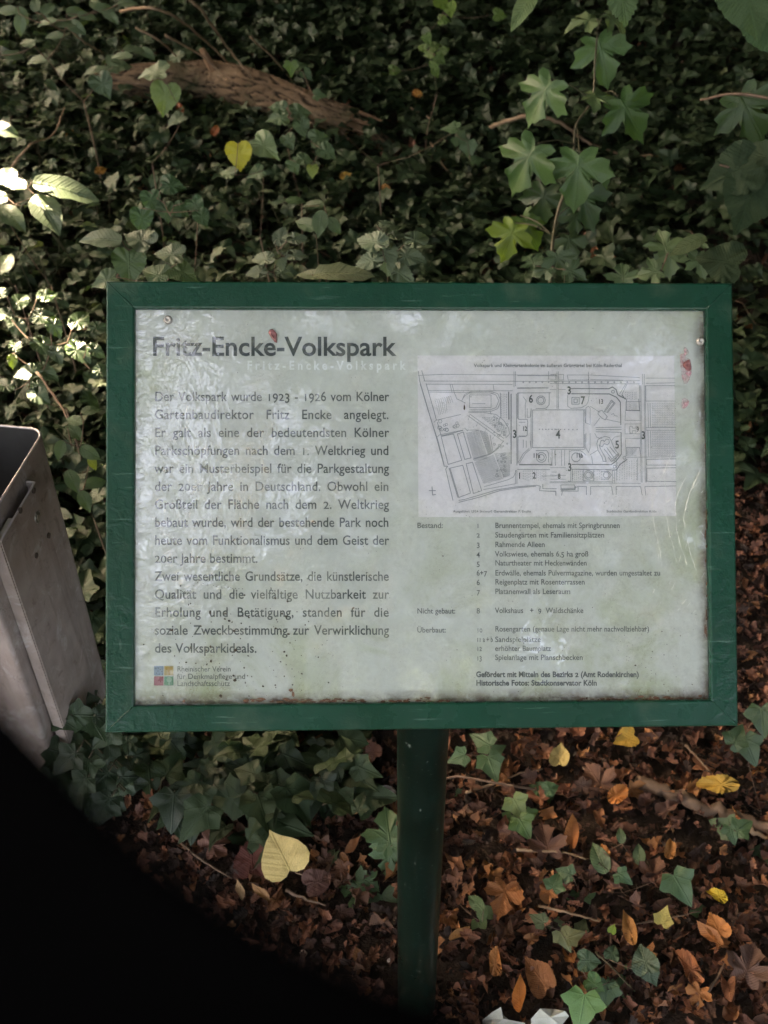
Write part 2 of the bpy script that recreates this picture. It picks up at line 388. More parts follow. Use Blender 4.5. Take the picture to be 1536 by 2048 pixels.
def tree(foot, c, rad, N, size, label, r0=0.16):
    z0 = float(hgt(foot[0], foot[1]))
    t = empty('broadleaf_tree', (foot[0], foot[1], z0), label=label, cat='tree', group='woodland trees round the clearing')
    b = MB(); top = np.array([c[0], c[1], c[2]+rad[2]*0.4]); base = np.array([foot[0], foot[1], z0-.1])
    mid = base*0.55+top*0.45; mid[:2] = foot[0]*0.75+c[0]*.25, foot[1]*0.75+c[1]*.25
    b.tube(smooth_path([base, mid, top], 8), list(np.linspace(r0*1.2, r0*0.3, 17)), 12)
    for k in range(6):
        a = k*1.05+foot[0]; st = mid*0.6+top*0.4+np.array([0, 0, 0.3*(k-3)])
        e = c+np.array([math.cos(a)*rad[0]*.75, math.sin(a)*rad[1]*.75, rad[2]*(.1*k-.2)])
        b.tube(smooth_path([st, (st+e)/2+[0, 0, .3], e], 4), list(np.linspace(r0*.35, .02, 9)), 7)
    b.build('trunk', M['trunk'], t, smooth=True)
    pts = crown_pts(np.array(c, float), rad, N)
    if 'over the log' in label: pts = np.vstack([pts, slab_pts(5200)])  # extra leaves added as a sun screen
    o = link('crown', crown_mesh(pts, size), t)
    o['kind'] = 'stuff'
TREES = [((-3.9, 8.2), (-3.4, 8.5, 6.2), (3.2, 2.8, 3.4), 4200, .34, 'tall tree beyond the fallen log on the far left'),
         ((-.6, 10.5), (0, 9.8, 6.2), (3.5, 3, 3.6), 3600, .36, 'tree in the dark middle of the wood beyond the log'),
         ((3.8, 8.8), (3.6, 8.2, 6), (3.4, 3, 3.5), 4600, .34, 'tree in the deep shade at the far right'),
         ((4.4, 4.9), (2.8, 4.4, 5.6), (3.0, 2.8, 2.4), 5200, .30, 'tree whose crown darkens the ivy right of the sapling'),
         ((-5.2, 3.0), (-2.6, 4.4, 7.4), (2.6, 2.4, 2.4), 3400, .30, 'tree left of the log standing nearest to the bushes'),
         ((5.2, .6), (3.9, .9, 5.4), (2.8, 2.8, 2.6), 3600, .30, 'tree out to the right of the notice board'),
         ((-2.9, 1.2), (-.6, 2.2, 5.6), (2.9, 2.3, 1.5), 3600, .28, 'unseen tree added at the left to shade the ground by the board'),  # added overhead crown, keeps skylight off the ground
         ((2.2, -1.4), (1.6, .2, 6.2), (2.2, 1.6, 1.4), 1500, .26, 'tree just behind the standpoint on the right'),
         ((-5.8, -6), (-5.0, -5.0, 6.2), (2.6, 2.6, 3.0), 900, .26, 'thin tree behind and left of the waste bin'),
         ((3.0, -9.2), (2.2, -8.6, 6.4), (3.6, 2.6, 3.6), 1800, .30, 'tree behind and to the right of the standpoint'),
         ((7.2, -3.2), (6.4, -3, 6), (2.8, 2.8, 3.4), 2200, .30, 'tree at the far right behind the board'),
         ((-1.2, -5.6), (-.4, -4.2, 6.4), (2.5, 1.9, 2.1), 2900, .17, 'unseen tree added straight behind the standpoint for fine sky glints'),  # this and the next crowns are added to thin the light from behind
         ((-4.4, -2.2), (-3.4, -2.6, 6.0), (2.2, 2.2, 2.0), 3000, .17, 'unseen tree added behind and left of the standpoint to cut the skylight'),
         ((2.6, -4.9), (2.6, -3.9, 6.2), (2.3, 2.0, 2.2), 3200, .17, 'unseen tree added behind and right of the standpoint to cut the skylight'),
         ((-1.9, -2.4), (-.8, -1.4, 6.8), (2.2, 1.5, 1.3), 1700, .20, 'unseen tree added above the standpoint to cut the skylight'),
         ((-.4, -10.6), (-.6, -9.6, 6.8), (4.0, 2.2, 3.0), 2600, .26, 'tree farther back along the path'),
         ((5.6, 5.6), (3.4, 5.6, 3.6), (1.9, 1.6, 1.0), 1500, .30, 'unseen low tree added to darken the right behind the sapling'),  # added crown out of view, darkens the right side
         ((3.3, 7.2), (1.6, 5.2, 1.9), (2.0, 1.1, .75), 2300, .22, 'unseen tree with low boughs added to shade the far ivy'),  # boughs added just above the view to shade the far ivy
         ((-6.6, .4), (-5.6, 1.2, 6.2), (2.2, 2.6, 2.0), 1500, .26, 'unseen tree added to block side light left of the waste bin'),  # added out of view against light from the left
         ((6.6, 1.0), (5.8, 2.8, 5.6), (2.0, 2.8, 2.4), 2200, .30, 'unseen tree added to block side light at the right edge of the wood'),  # added out of view against light from the right
         ((1.4, 11.5), (-1.2, 6.6, 6.9), (2.6, 2.2, 1.6), 3000, .30, 'unseen tree added to keep stray sun off the ivy in the middle'),
         ((-3.8, 6.6), (-2.4, 6.4, 5.4), (2.6, 2.2, 1.9), 3600, .30, 'tree whose boughs hang over the log'),  # crown added to stop stray sun; carries the screen leaves too
         ((4.9, 2.6), (2.9, 2.0, 5.0), (2.4, 2.4, 1.8), 3000, .28, 'unseen tree added overhead at the right to shade the dark bush'),  # dense crown added to keep the right side dark
         ((-7.4, 7.5), (-6.6, 7.2, 8.2), (2.6, 2.6, 3.0), 3400, .30, 'unseen tree added at the far left to thicken the sun screen')]
for k, T in enumerate(TREES):
    T = list(T); front = T[1][1] > 1.5; T[3] = int(T[3]*(2.6 if front else (1.6 if T[1][0] > 1 else 1.2))); T[4] *= 1.12 if front else 1.0; tree(*T)
# low thicket closing the wood; the unseen ones are added to block light
for i, (x, y, rx, ry, rz, lab) in enumerate(((2.9, 3.2, .9, 1.9, 2.0, 'unseen thicket added to shade the ground at the right'), (2.2, 6.6, 2.3, 1.2, 2.2, 'unseen thicket added to darken the ground beyond the winding branch'), (-1.5, 7.0, 2.0, 1.0, 2.0, 'unseen thicket added to shade the wood beyond the fallen log'), (2.2, .9, .6, .8, 1.9, 'unseen bush added as a light block right of the notice board'), (-7, 11, 4, 1.5, 3.0, 'dense thicket closing the wood on the far left'), (0, 12.6, 4.5, 1.5, 3.2, 'dense thicket closing the wood in the middle'), (7.5, 10.5, 4, 1.6, 3.2, 'dense thicket closing the wood on the right'),  # hidden bushes added so the background and right stay shaded
                                      (8.4, 4, 1.5, 4, 3.0, 'dense thicket at the right side of the wood'), (-7.6, 5, 1.4, 3.5, 3.4, 'dense thicket at the left side of the wood'), (-7.0, -.6, 1.3, 3.2, 4.6, 'unseen thicket added to block side light left of the waste bin'), (8.0, -1.2, 1.4, 4.0, 4.8, 'unseen thicket added to block side light right of the path'), (-7.6, 8.4, 2.0, 2.2, 4.4, 'unseen thicket added to block side light at the left corner of the wood'))):  # high side thickets added to shut out low skylight
    N = 4200; d = rng.normal(0, 1, (N, 3)); d /= np.linalg.norm(d, axis=1, keepdims=True); r = rng.uniform(0.3, 1, N)**.4
    N_ = int(N*min(1, rx*ry*rz/9+.35)); d = d[:N_]; r = r[:N_]
    P = np.array([x, y, .8])+d*r[:, None]*np.array([rx, ry, rz]); P = P[P[:, 2] > hgt(P[:, 0], P[:, 1])]
    me = crown_mesh(P, .32 if rx > 1 else .2); o = link('thicket', me); tag(o, lab, 'bush')

# ------------------------------------------------------------------ fallen log
M['bark'] = None
m, t, out = newmat('log_bark'); b = NB(t)
uv = b.n('ShaderNodeTexCoord').outputs['Object']
n1 = b.noise(uv, 9, 6, .6); n2 = b.noise(uv, 60, 6, .7)
at = b.n('ShaderNodeAttribute', attribute_name='tone').outputs['Fac']
c = b.mix(b.mapr(at, 0.30, 0.72), (0.012, 0.008, 0.005), b.ramp(n1, [(.3, (.075, .05, .03)), (.6, (.15, .10, .062)), (.8, (.21, .155, .10))])); c = b.mix(b.mapr(b.noise(uv, 5, 5, .7), .56, .66, 0, .5), c, (.035, .05, .02))
p = b.n('ShaderNodeBsdfPrincipled', {'Base Color': c, 'Roughness': .92, 'Specular IOR Level': .2, 'Normal': b.bump(n2, 1.0, .01)})
t.links.new(p.outputs[0], out.inputs[0]); M['bark'] = m
def bark_tube(path, rad, name, parent, nu=88, depthf=0.20, seed=1):
    P = smooth_path(path, 70); n = len(P); Vv = []; T = []; up = None
    r_ = np.random.default_rng(seed); rr = np.interp(np.linspace(0, 1, n), np.linspace(0, 1, len(rad)), rad)
    L = 0
    # bark plates: jittered cells stretched along the log
    cu, cl = 14, 0.13; jit = r_.uniform(-.5, .5, (400, cu, 2)); hp = r_.uniform(.5, 1.0, (400, cu))
    for i in range(n):
        tt = P[min(i+1, n-1)]-P[max(i-1, 0)]; tt /= np.linalg.norm(tt)
        if up is None: up = np.cross(tt, [0, 1, 0]); up /= np.linalg.norm(up)
        up = up-tt*(up@tt); up /= np.linalg.norm(up); bb = np.cross(tt, up)
        if i: L += np.linalg.norm(P[i]-P[i-1])
        for k in range(nu):
            a = 2*math.pi*k/nu; fu = k/nu*cu+.30*math.sin(L*6.3+1.7*math.sin(a+L*3)); fl = L/cl+.25*math.sin(a*2+L*4)
            ca_, sa_ = math.cos(a), math.sin(a); q = Vector((ca_*2.1, sa_*2.1, L*7.0+seed*9)); w = noise.noise(q*1.3)*.5
            r1_ = abs(noise.noise(Vector((ca_*3.2+w, sa_*3.2-w, L*9+seed)))); r2_ = abs(noise.noise(Vector((ca_*6+w, sa_*6, L*26+w*3+seed))))
            e = min(1, r1_*5.5)**.8*.65+min(1, r2_*4)*.25+noise.noise(Vector((ca_*14, sa_*14, L*90)))*.22+.05; e = max(0, min(1, e))
            T.append(e)
            rad_ = rr[i]*(1+depthf*(e-.7)+.035*math.sin(3*a+L*4)+.03*math.sin(L*9+a))
            Vv.append(P[i]+rad_*(math.cos(a)*up+math.sin(a)*bb))
    i, k = np.meshgrid(np.arange(n-1), np.arange(nu), indexing='ij'); i = i.ravel(); k = k.ravel(); k2 = (k+1) % nu
    f = np.c_[i*nu+k, i*nu+k2, (i+1)*nu+k2, (i+1)*nu+k]
    return link(name, mesh(name, Vv, f, tone=T, smooth=True, mat=M['bark']), parent)
def gpt(px, py, lift): return on_ground(px, py, lift)
lp = [gpt(200, 160, .10), gpt(290, 163, .11), gpt(420, 162, .12), gpt(510, 180, .13), gpt(610, 217, .12), gpt(700, 246, .10)]
LOG = empty('fallen_log', lp[3], label='thick fallen log with furrowed brown bark lying in the ivy', cat='log')
bark_tube(lp, [.046, .060, .070, .068, .058, .048], 'bark', LOG)
bark_tube([gpt(690, 256, .04), gpt(745, 275, .035), gpt(800, 305, .02)], [.048, .035, .015], 'broken_branch', LOG, 36, seed=4)
M['rot'] = simple_mat('split_wood', [(.3, (.10, .055, .03)), (.7, (.24, .14, .08))], 20, .9, .9, 70, dist=.006)
b = MB(); e = lp[-1]; d = e-lp[-2]; d /= np.linalg.norm(d); s_ = np.cross(d, [0, 0, 1]); s_ /= np.linalg.norm(s_); uu = np.cross(s_, d)
for k in range(26):
    a = random.uniform(0, 6.28); r_ = random.uniform(.0, .058); o_ = e-d*.05+r_*(math.cos(a)*s_+math.sin(a)*uu)
    b.tube([o_, o_+d*random.uniform(.06, .16)+np.array([0, 0, -.01])], [random.uniform(.010, .018), .003], 5)
b.build('broken_end', M['rot'], LOG)
b = MB(); q = gpt(432, 150, .16); b.tube([q, q+np.array([-.045, .02, .09])], [.018, .012], 7); b.build('branch_stub', M['rot'], LOG)
for px, py, sz, ang, kind, lab in ((300, 143, 62, 10, 'maple', None), ):
    pass

# ------------------------------------------------------------------ notice board (sign)
SIGN = empty('notice_board', SC, label='green framed park notice board with German text and a site plan on a round post', cat='sign')
SIGN.rotation_mode = 'QUATERNION'; SIGN.rotation_quaternion = Matrix(SR.tolist()).to_quaternion()
def loc(px, py, z=0.0):
    """photo pixel -> board coordinates (metres) on the plane z of the board"""
    d = ray(px, py); n = SR[:, 2]; p0 = SC+n*z; t_ = ((p0-CAM)@n)/(d@n); q = SR.T@(CAM+d*t_-SC); return np.array([q[0], q[1], z])
m, t, out = newmat('green_paint'); b = NB(t)
co = b.n('ShaderNodeTexCoord').outputs['Object']; sx = b.n('ShaderNodeSeparateXYZ', {0: co})
leftw = b.mapr(sx.outputs[0], -.28, -.22, 1, 0.12); rightw = b.mapr(sx.outputs[0], .27, .31, 0, .5)
nz = b.noise(co, 75, 3, .5, .8); nf = b.noise(co, 420, 3, .6); dirt = b.noise(co, 14, 6, .6); fade = b.noise(co, 5, 4, .5)
bp = b.bump(b.math('ADD', b.math('MULTIPLY', nz, b.math('ADD', leftw, rightw)), b.math('MULTIPLY', nf, .18)), .8, .0016)
c = b.mix(b.mapr(fade, .35, .7), (.0012, .030, .0165), (.002, .042, .026))
# pale scuffs
mp = b.n('ShaderNodeMapping', {0: co}); mp.inputs['Rotation'].default_value = (0, 0, .5); mp.inputs['Scale'].default_value = (3, 40, 3)
sc_ = b.noise(mp.outputs[0], 6, 4, .6); c = b.mix(b.mapr(sc_, .62, .72, 0, .4), c, (.10, .19, .16))
c = b.mix(b.mapr(dirt, .56, .72, 0, .5), c, (.045, .075, .05))
sp = b.noise(co, 900, 2, .5); c = b.mix(b.mapr(sp, .74, .78, 0, .5), c, (.3, .36, .32))
p = b.n('ShaderNodeBsdfPrincipled', {'Base Color': c, 'Roughness': b.mapr(dirt, .3, .7, .2, .38), 'Normal': bp, 'Specular IOR Level': .24})
t.links.new(p.outputs[0], out.inputs[0]); M['green'] = m
hw, hh = SW/2, SH/2
ix0 = loc(268, 1010)[0]; ix1 = loc(1417, 1010)[0]; iy1 = loc(840, 618)[1]; iy0 = loc(840, 1406)[1]
bev = .0022; D = .030
def frame_bar(o0, o1, i0, i1):
    """mitred steel bar: outer edge o0-o1, inner edge i0-i1 (board xy)"""
    o0, o1, i0, i1 = [np.array(v, float) for v in (o0, o1, i0, i1)]
    e0 = (i0-o0)/np.linalg.norm(i0-o0); e1 = (i1-o1)/np.linalg.norm(i1-o1)
    sec = [(0, -D), (0, -bev), (bev*.3, -bev*.3), (bev, 0), ('i', bev), ('j', bev*.3), ('k', -bev), ('k', -D)]
    vs = []
    for oo, ee, ii_ in ((o0, e0, i0), (o1, e1, i1)):
        n_ = np.linalg.norm(ii_-oo); q = 1.35
        prof = [(0, -D), (0, -bev), (bev*.3*q, -bev*.3), (bev*q, 0), (n_-bev*q, 0), (n_-bev*.3*q, -bev*.3), (n_, -bev), (n_, -D)]
        vs += [(*(oo+ee*s), z) for s, z in prof]
    fs = [(k, (k+1) % 8, 8+(k+1) % 8, 8+k) for k in range(8)]+[tuple(range(8))[::-1], tuple(range(8, 16))]
    b_ = MB(); b_.add(vs, fs); ob = b_.build('frame_bar', M['green'], SIGN, keep=False)
    return ob
OC = [(-hw, hh), (hw, hh), (hw, -hh), (-hw, -hh)]; IC = [(ix0, iy1), (ix1, iy1), (ix1, iy0), (ix0, iy0)]
for k in range(4):
    k2 = (k+1) % 4; frame_bar(OC[k2], OC[k], IC[k2], IC[k])
# weld beads on the mitres
for k in range(4):
    a_ = np.array(OC[k]); c_ = np.array(IC[k]); a2 = a_*.97+c_*.03+0*(a_); bb = MB(); P = []
    for j in range(9):
        s = .06+.88*j/8; q = a_*(1-s)+c_*s; P.append((q[0], q[1], -.0004))
    bb.tube(P, [.0008+.0004*random.random() for _ in P], 6); bb.build('weld_seam', M['green'], SIGN, smooth=True, keep=False)
ZP = -.0085   # plane of the print
bb = MB(); bb.box(ix0-.006, ix1+.006, iy0-.006, iy1+.006, -.016, -.0095); bb.build('backing_board', simple_mat('board_back', [(.3, (.2, .2, .2)), (.7, (.3, .3, .3))], 9, .7), SIGN, keep=False)
# printed sheet material: grey green print with algae and stains of its own
m, t, out = newmat('printed_sheet'); b = NB(t); co = b.n('ShaderNodeTexCoord').outputs['Object']; s3 = b.n('ShaderNodeSeparateXYZ', {0: co})
n1 = b.noise(co, 11, 6, .6, .5); n2 = b.noise(co, 30, 6, .7); n3 = b.noise(co, 300, 3, .6)
def stain_layer(b, base, co, s3, k=1.0):
    n1 = b.noise(co, 11, 6, .62, .6); n2 = b.noise(co, 38, 6, .7, .4)
    low = b.mapr(s3.outputs[1], iy1*.2, iy0, 0, 1); rgt = b.mapr(s3.outputs[0], .22, ix1, 0, 1); lft = b.mapr(s3.outputs[0], -.20, ix0, 0, .7)
    w = b.math('MAXIMUM', low, b.math('MAXIMUM', rgt, lft))
    alg = b.math('MULTIPLY', b.mapr(n1, .47, .68, 0, 1), w)
    c = b.mix(b.math('MULTIPLY', alg, .75*k), base, (.40, .46, .22))
    vein = b.math('ABSOLUTE', b.math('SUBTRACT', n2, .5))
    vv = b.math('MULTIPLY', b.mapr(vein, 0, .012, 1, 0), b.math('MULTIPLY', b.mapr(n1, .5, .6), low))
    c = b.mix(b.math('MULTIPLY', vv, .6), c, (.25, .20, .09))
    # rusty dirt along the lower and right edge
    ed = b.math('MAXIMUM', b.mapr(b.math('SUBTRACT', s3.outputs[1], iy0), .003, .014, 1, 0), b.mapr(b.math('SUBTRACT', ix1, s3.outputs[0]), .001, .012, .9, 0))
    c = b.mix(b.math('MULTIPLY', ed, b.mapr(n2, .38, .62, .15, .95)), c, (.10, .055, .035))
    return c
base = b.mix(b.mapr(n1, .3, .7), (.70, .72, .66), (.76, .77, .72))
base = b.mix(b.mapr(n3, .3, .7, 0, .10), base, (.4, .4, .4))
c = stain_layer(b, base, co, s3)
p = b.n('ShaderNodeBsdfPrincipled', {'Base Color': c, 'Roughness': .6, 'Specular IOR Level': .2}); t.links.new(p.outputs[0], out.inputs[0]); M['print'] = m
m, t, out = newmat('plan_paper'); b = NB(t); co = b.n('ShaderNodeTexCoord').outputs['Object']; s3 = b.n('ShaderNodeSeparateXYZ', {0: co})
n1 = b.noise(co, 14, 5, .6); n3 = b.noise(co, 420, 3, .6)
c = b.mix(b.mapr(n1, .3, .7), (.88, .84, .85), (.92, .89, .89)); c = b.mix(b.mapr(n3, .3, .7, 0, .12), c, (.45, .45, .47)); c = stain_layer(b, c, co, s3, .25)
p = b.n('ShaderNodeBsdfPrincipled', {'Base Color': c, 'Roughness': .6, 'Specular IOR Level': .2}); t.links.new(p.outputs[0], out.inputs[0]); M['paper'] = m
def inkmat(name, col, var=.4):
    m, t, out = newmat(name); b = NB(t); co = b.n('ShaderNodeTexCoord').outputs['Object']; nn = b.noise(co, 26, 5, .65)
    c = b.mix(b.mapr(nn, .50, .72, 0, var), col, (.42, .47, .42)); p = b.n('ShaderNodeBsdfPrincipled', {'Base Color': c, 'Roughness': .6, 'Specular IOR Level': .2})
    t.links.new(p.outputs[0], out.inputs[0]); return m
M['ink'] = inkmat('dark_grey_ink', (.082, .098, .098)); M['inkbold'] = inkmat('headline_ink', (.062, .08, .085), .15); M['inkmap'] = inkmat('plan_ink', (.20, .22, .23), .5)
M['inkgrey'] = inkmat('faint_plan_ink', (.33, .35, .365), .5); M['inkwhite'] = inkmat('white_ink', (.95, .97, .95), .1); M['inksmall'] = inkmat('legend_ink', (.12, .135, .135), .4)
def quadsheet(name, x0, x1, y0, y1, z, mat, th=.0004):
    b_ = MB(); b_.box(x0, x1, y0, y1, z-th, z); return b_.build(name, mat, SIGN, keep=False)
quadsheet('print_sheet', ix0-.004, ix1+.004, iy0-.004, iy1+.004, ZP, M['print'])
a_ = loc(835, 711, ZP); c_ = loc(1352, 1032, ZP); ZM = ZP+.0003
PLAN = quadsheet('plan_sheet', a_[0], c_[0], c_[1], a_[1], ZM, M['paper'], .0002)
# ---- glyphs
_gl = {}
_tc = bpy.data.curves.new('glyph', 'FONT'); _to = bpy.data.objects.new('glyph', _tc); COL.objects.link(_to); _tc.resolution_u = 3
def _shape(body, off):
    _tc.body = body; _tc.offset = off; bpy.context.view_layer.update()
    dg = bpy.context.evaluated_depsgraph_get(); me = bpy.data.meshes.new_from_object(_to.evaluated_get(dg))
    V_ = np.array([v.co[:2] for v in me.vertices]).reshape(-1, 2); F_ = [tuple(p.vertices) for p in me.polygons]; bpy.data.meshes.remove(me); return V_, F_
def glyph(ch, off):
    k = (ch, off)
    if k not in _gl:
        if ('HH', off) not in _gl: v, _ = _shape('HH', off); _gl[('HH', off)] = v[:, 0].max()-v[:, 0].min()
        if ch == ' ': _gl[k] = (np.zeros((0, 2)), [], .30)
        else:
            v, f = _shape('H'+ch+'H', off); adv = v[:, 0].max()-v[:, 0].min()-_gl[('HH', off)]
            v, f = _shape(ch, off); _gl[k] = (v, f, adv)
    return _gl[k]
CAPH = None
def textline(body, x0, x1, base, cap, mat, z, off=0.0, justify=False, old=True, parent=None, name='text_line', xh=1.0):
    """body set between photo pixels x0..x1 on the baseline at pixel row base; cap height in pixels"""
    global CAPH
    if CAPH is None: v, f = _shape('H', 0); CAPH = v[:, 1].max()
    p0 = loc(x0, base, z); p1 = loc(x1, base, z); Wd = p1[0]-p0[0]; mpp = Wd/(x1-x0)
    s = cap*mpp/CAPH
    adv = [glyph(ch, off)[2] for ch in body]
    nat = sum(adv)*s; kx = .90
    if justify:
        if nat*kx > Wd*.97: kx = Wd*.97/nat
        ex = Wd-nat*kx; ns = body.count(' '); ls = .35*ex/max(1, len(body)-1); ws = .65*ex/max(1, ns)
    else: kx = Wd/nat; ls = ws = 0
    Vs = []; Fs = []; x = 0; sl_ = (p1[1]-p0[1])/Wd
    for ch, a_ in zip(body, adv):
        v, f, _ = glyph(ch, off)
        if len(v):
            yy = v[:, 1].copy()
            if old and ch in '012': yy = yy*.76
            elif old and ch in '34579': yy = yy-.19*CAPH
            q = np.c_[p0[0]+x+v[:, 0]*s*kx, p0[1]+yy*s+sl_*(x), np.full(len(v), z)]
            bsz = len(Vs); Vs += q.tolist(); Fs += [tuple(i+bsz for i in g_) for g_ in f]
        x += a_*s*kx+ls+(ws if ch == ' ' else 0)
    return link(name, mesh(name, Vs, Fs, mat=mat), parent or SIGN, keep=False)
ZT = ZP+.00015; ZMT = ZM+.00015
textline('Fritz-Encke-Volkspark', 303, 790, 711, 37, M['inkbold'], ZT, .018, name='headline')
textline('F r i t z - E n c k e - V o l k s p a r k', 494, 810, 739, 17, M['inkwhite'], ZT, .03, name='ghost_headline')
BODY = ['Der Volkspark wurde 1923 - 1926 vom Kölner', 'Gartenbaudirektor Fritz Encke angelegt.', 'Er galt als eine der bedeutendsten Kölner', 'Parkschöpfungen nach dem 1. Weltkrieg und',
        'war ein Musterbeispiel für die Parkgestaltung', 'der 20er Jahre in Deutschland. Obwohl ein', 'Großteil der Fläche nach dem 2. Weltkrieg', 'bebaut wurde, wird der bestehende Park noch',
        'heute vom Funktionalismus und dem Geist der', '20er Jahre bestimmt.', 'Zwei wesentliche Grundsätze, die künstlerische', 'Qualität und die vielfältige Nutzbarkeit zur',
        'Erholung und Betätigung, standen für die', 'soziale Zweckbestimmung zur Verwirklichung', 'des Volksparkideals.']
for i, s in enumerate(BODY):
    bl = 802+i*35.95
    x1 = {9: 516, 14: 514}.get(i, 778); textline(s, 309, x1, bl, 18.5, M['ink'], ZT, .012, justify=x1 == 778)
LEG = [('Bestand:', 834, 886, 1056), ('1', 953, 959, 1056), ('Brunnentempel, ehemals mit Springbrunnen', 990, 1240, 1056), ('2', 953, 960, 1075), ('Staudengärten mit Familiensitzplätzen', 990, 1209, 1075),
       ('3', 953, 960, 1094), ('Rahmende Alleen', 990, 1090, 1094), ('4', 953, 960, 1113), ('Volkswiese, ehemals 6,5 ha groß', 990, 1177, 1113), ('5', 953, 960, 1132), ('Naturtheater mit Heckenwänden', 990, 1174, 1131),
       ('6+7', 953, 974, 1151), ('Erdwälle, ehemals Pulvermagazine, wurden umgestaltet zu', 990, 1321, 1151), ('6', 953, 960, 1170), ('Reigenplatz mit Rosenterrassen', 990, 1170, 1169), ('7', 953, 960, 1189), ('Platanenwall als Leseraum', 990, 1141, 1188),
       ('Nicht gebaut:', 834, 911, 1227), ('8', 953, 960, 1227), ('Volkshaus   +  9  Waldschänke', 990, 1167, 1226), ('Überbaut:', 834, 892, 1265), ('10', 953, 965, 1265), ('Rosengarten (genaue Lage nicht mehr nachvollziehbar)', 990, 1299, 1263),
       ('11 a + b', 953, 986, 1284), ('Sandspielplätze', 990, 1082, 1284), ('12', 953, 964, 1302), ('erhöhter Baumplatz', 990, 1102, 1302), ('13', 953, 964, 1321), ('Spielanlage mit Planschbecken', 990, 1166, 1320)]
for s, x0, x1, bl in LEG: textline(s, x0, x1, bl, 10.5, M['inksmall'], ZT, .012, name='legend_line')
textline('Gefördert mit Mitteln des Bezirks 2 (Amt Rodenkirchen)', 952, 1278, 1354, 10.5, M['inksmall'], ZT, .035, name='credit_line')
textline('Historische Fotos: Stadtkonservator Köln', 952, 1194, 1371, 10.5, M['inksmall'], ZT, .035, name='credit_line')
textline('Rheinischer Verein', 354, 462, 1343, 10.5, M['ink'], ZT, .006, name='logo_text'); textline('für Denkmalpflege und', 354, 491, 1358, 10.5, M['ink'], ZT, .006, name='logo_text'); textline('Landschaftsschutz', 354, 460, 1372, 10.5, M['ink'], ZT, .006, name='logo_text')
def flatpoly(name, pts, z, mat, parent=None):
    q = [loc(x, y, z) for x, y in pts]; return link(name, mesh(name, q, [tuple(range(len(q)))[::-1]], mat=mat), parent or SIGN, keep=False)
def flatcol(name, c): return simple_mat(name, [(.3, tuple(v*.85 for v in c)), (.7, c)], 60, .6, 0, 60, spec=.2)
lg = [('blue', (308, 1332, 327, 1351), (.28, .40, .52)), ('yellow', (328.5, 1332, 347, 1351), (.62, .48, .20)), ('red', (308, 1352.5, 327, 1371), (.50, .16, .20)), ('green', (328.5, 1352.5, 347, 1371), (.07, .30, .18))]
for nme, (x0, y0, x1, y1), c in lg: flatpoly('logo_square', [(x0, y0), (x1, y0), (x1, y1), (x0, y1)], ZT, flatcol('logo_'+nme, c))
ZL = ZT+.00012
flatpoly('logo_mark', [(331, 1334), (345, 1334), (345, 1339), (341, 1340), (340, 1350), (337, 1350), (336, 1341), (331, 1339)], ZL, flatcol('logo_ochre', (.50, .30, .05)))
flatpoly('logo_mark', [(319, 1354), (326, 1354), (326, 1362), (323, 1361), (322, 1366), (319, 1362), (315, 1362), (318, 1358)], ZL, flatcol('logo_crimson', (.32, .03, .07)))
flatpoly('logo_mark', [(333+0, 1359), (335, 1355), (339, 1354), (343, 1356), (344, 1360), (342, 1364), (339.5, 1365), (340, 1370), (336, 1370), (337, 1365), (334, 1363)], ZL, flatcol('logo_mint', (.30, .52, .38)))
for x, y in ((311, 1336), (315, 1341), (320, 1338), (312, 1345), (318, 1347), (323, 1342), (324, 1347), (316, 1335)): flatpoly('logo_mark', [(x, y), (x+2, y+.6), (x+1.4, y+2.4), (x-.6, y+1.6)], ZL, M['ink'])

# ---- the site plan, drawn as thin raised ink lines
def strokes(name, lines, mat, z=None, w=1.3):
    z = ZMT if z is None else z; Vs = []; Fs = []
    for ln in lines:
        ww = w; pts = ln
        if isinstance(ln, tuple) and isinstance(ln[1], (int, float)): pts, ww = ln
        Q = [loc(x, y, z)[:2] for x, y in pts]; hw_ = ww*.5*4.95e-4
        for p, q in zip(Q[:-1], Q[1:]):
            d = q-p; L = np.linalg.norm(d)
            if L < 1e-7: continue
            d /= L; n_ = np.array([-d[1], d[0]])*hw_; e_ = d*hw_*.5; k = len(Vs)
            Vs += [(*(p-e_-n_), z), (*(q+e_-n_), z), (*(q+e_+n_), z), (*(p-e_+n_), z)]; Fs.append((k, k+1, k+2, k+3))
    return link(name, mesh(name, Vs, Fs, mat=mat), SIGN, keep=False)
A = lambda X, Y: (820+X/5.12, 700+Y/5.12)
B = lambda X, Y: (1100+X/4.8, 700+Y/4.8)
def PA(*v): return [A(v[i], v[i+1]) for i in range(0, len(v), 2)]
def PB(*v): return [B(v[i], v[i+1]) for i in range(0, len(v), 2)]
def dash(p, q, on=4, off=3):
    p, q = np.array(p), np.array(q); L = np.linalg.norm(q-p); d = (q-p)/L; o_ = []; s = 0
    while s < L: o_.append([tuple(p+d*s), tuple(p+d*min(L, s+on))]); s += on+off
    return o_
def circ(c, r, n=14, ry=None): return [(c[0]+r*math.cos(k*2*math.pi/n), c[1]+(ry or r)*math.sin(k*2*math.pi/n)) for k in range(n+1)]
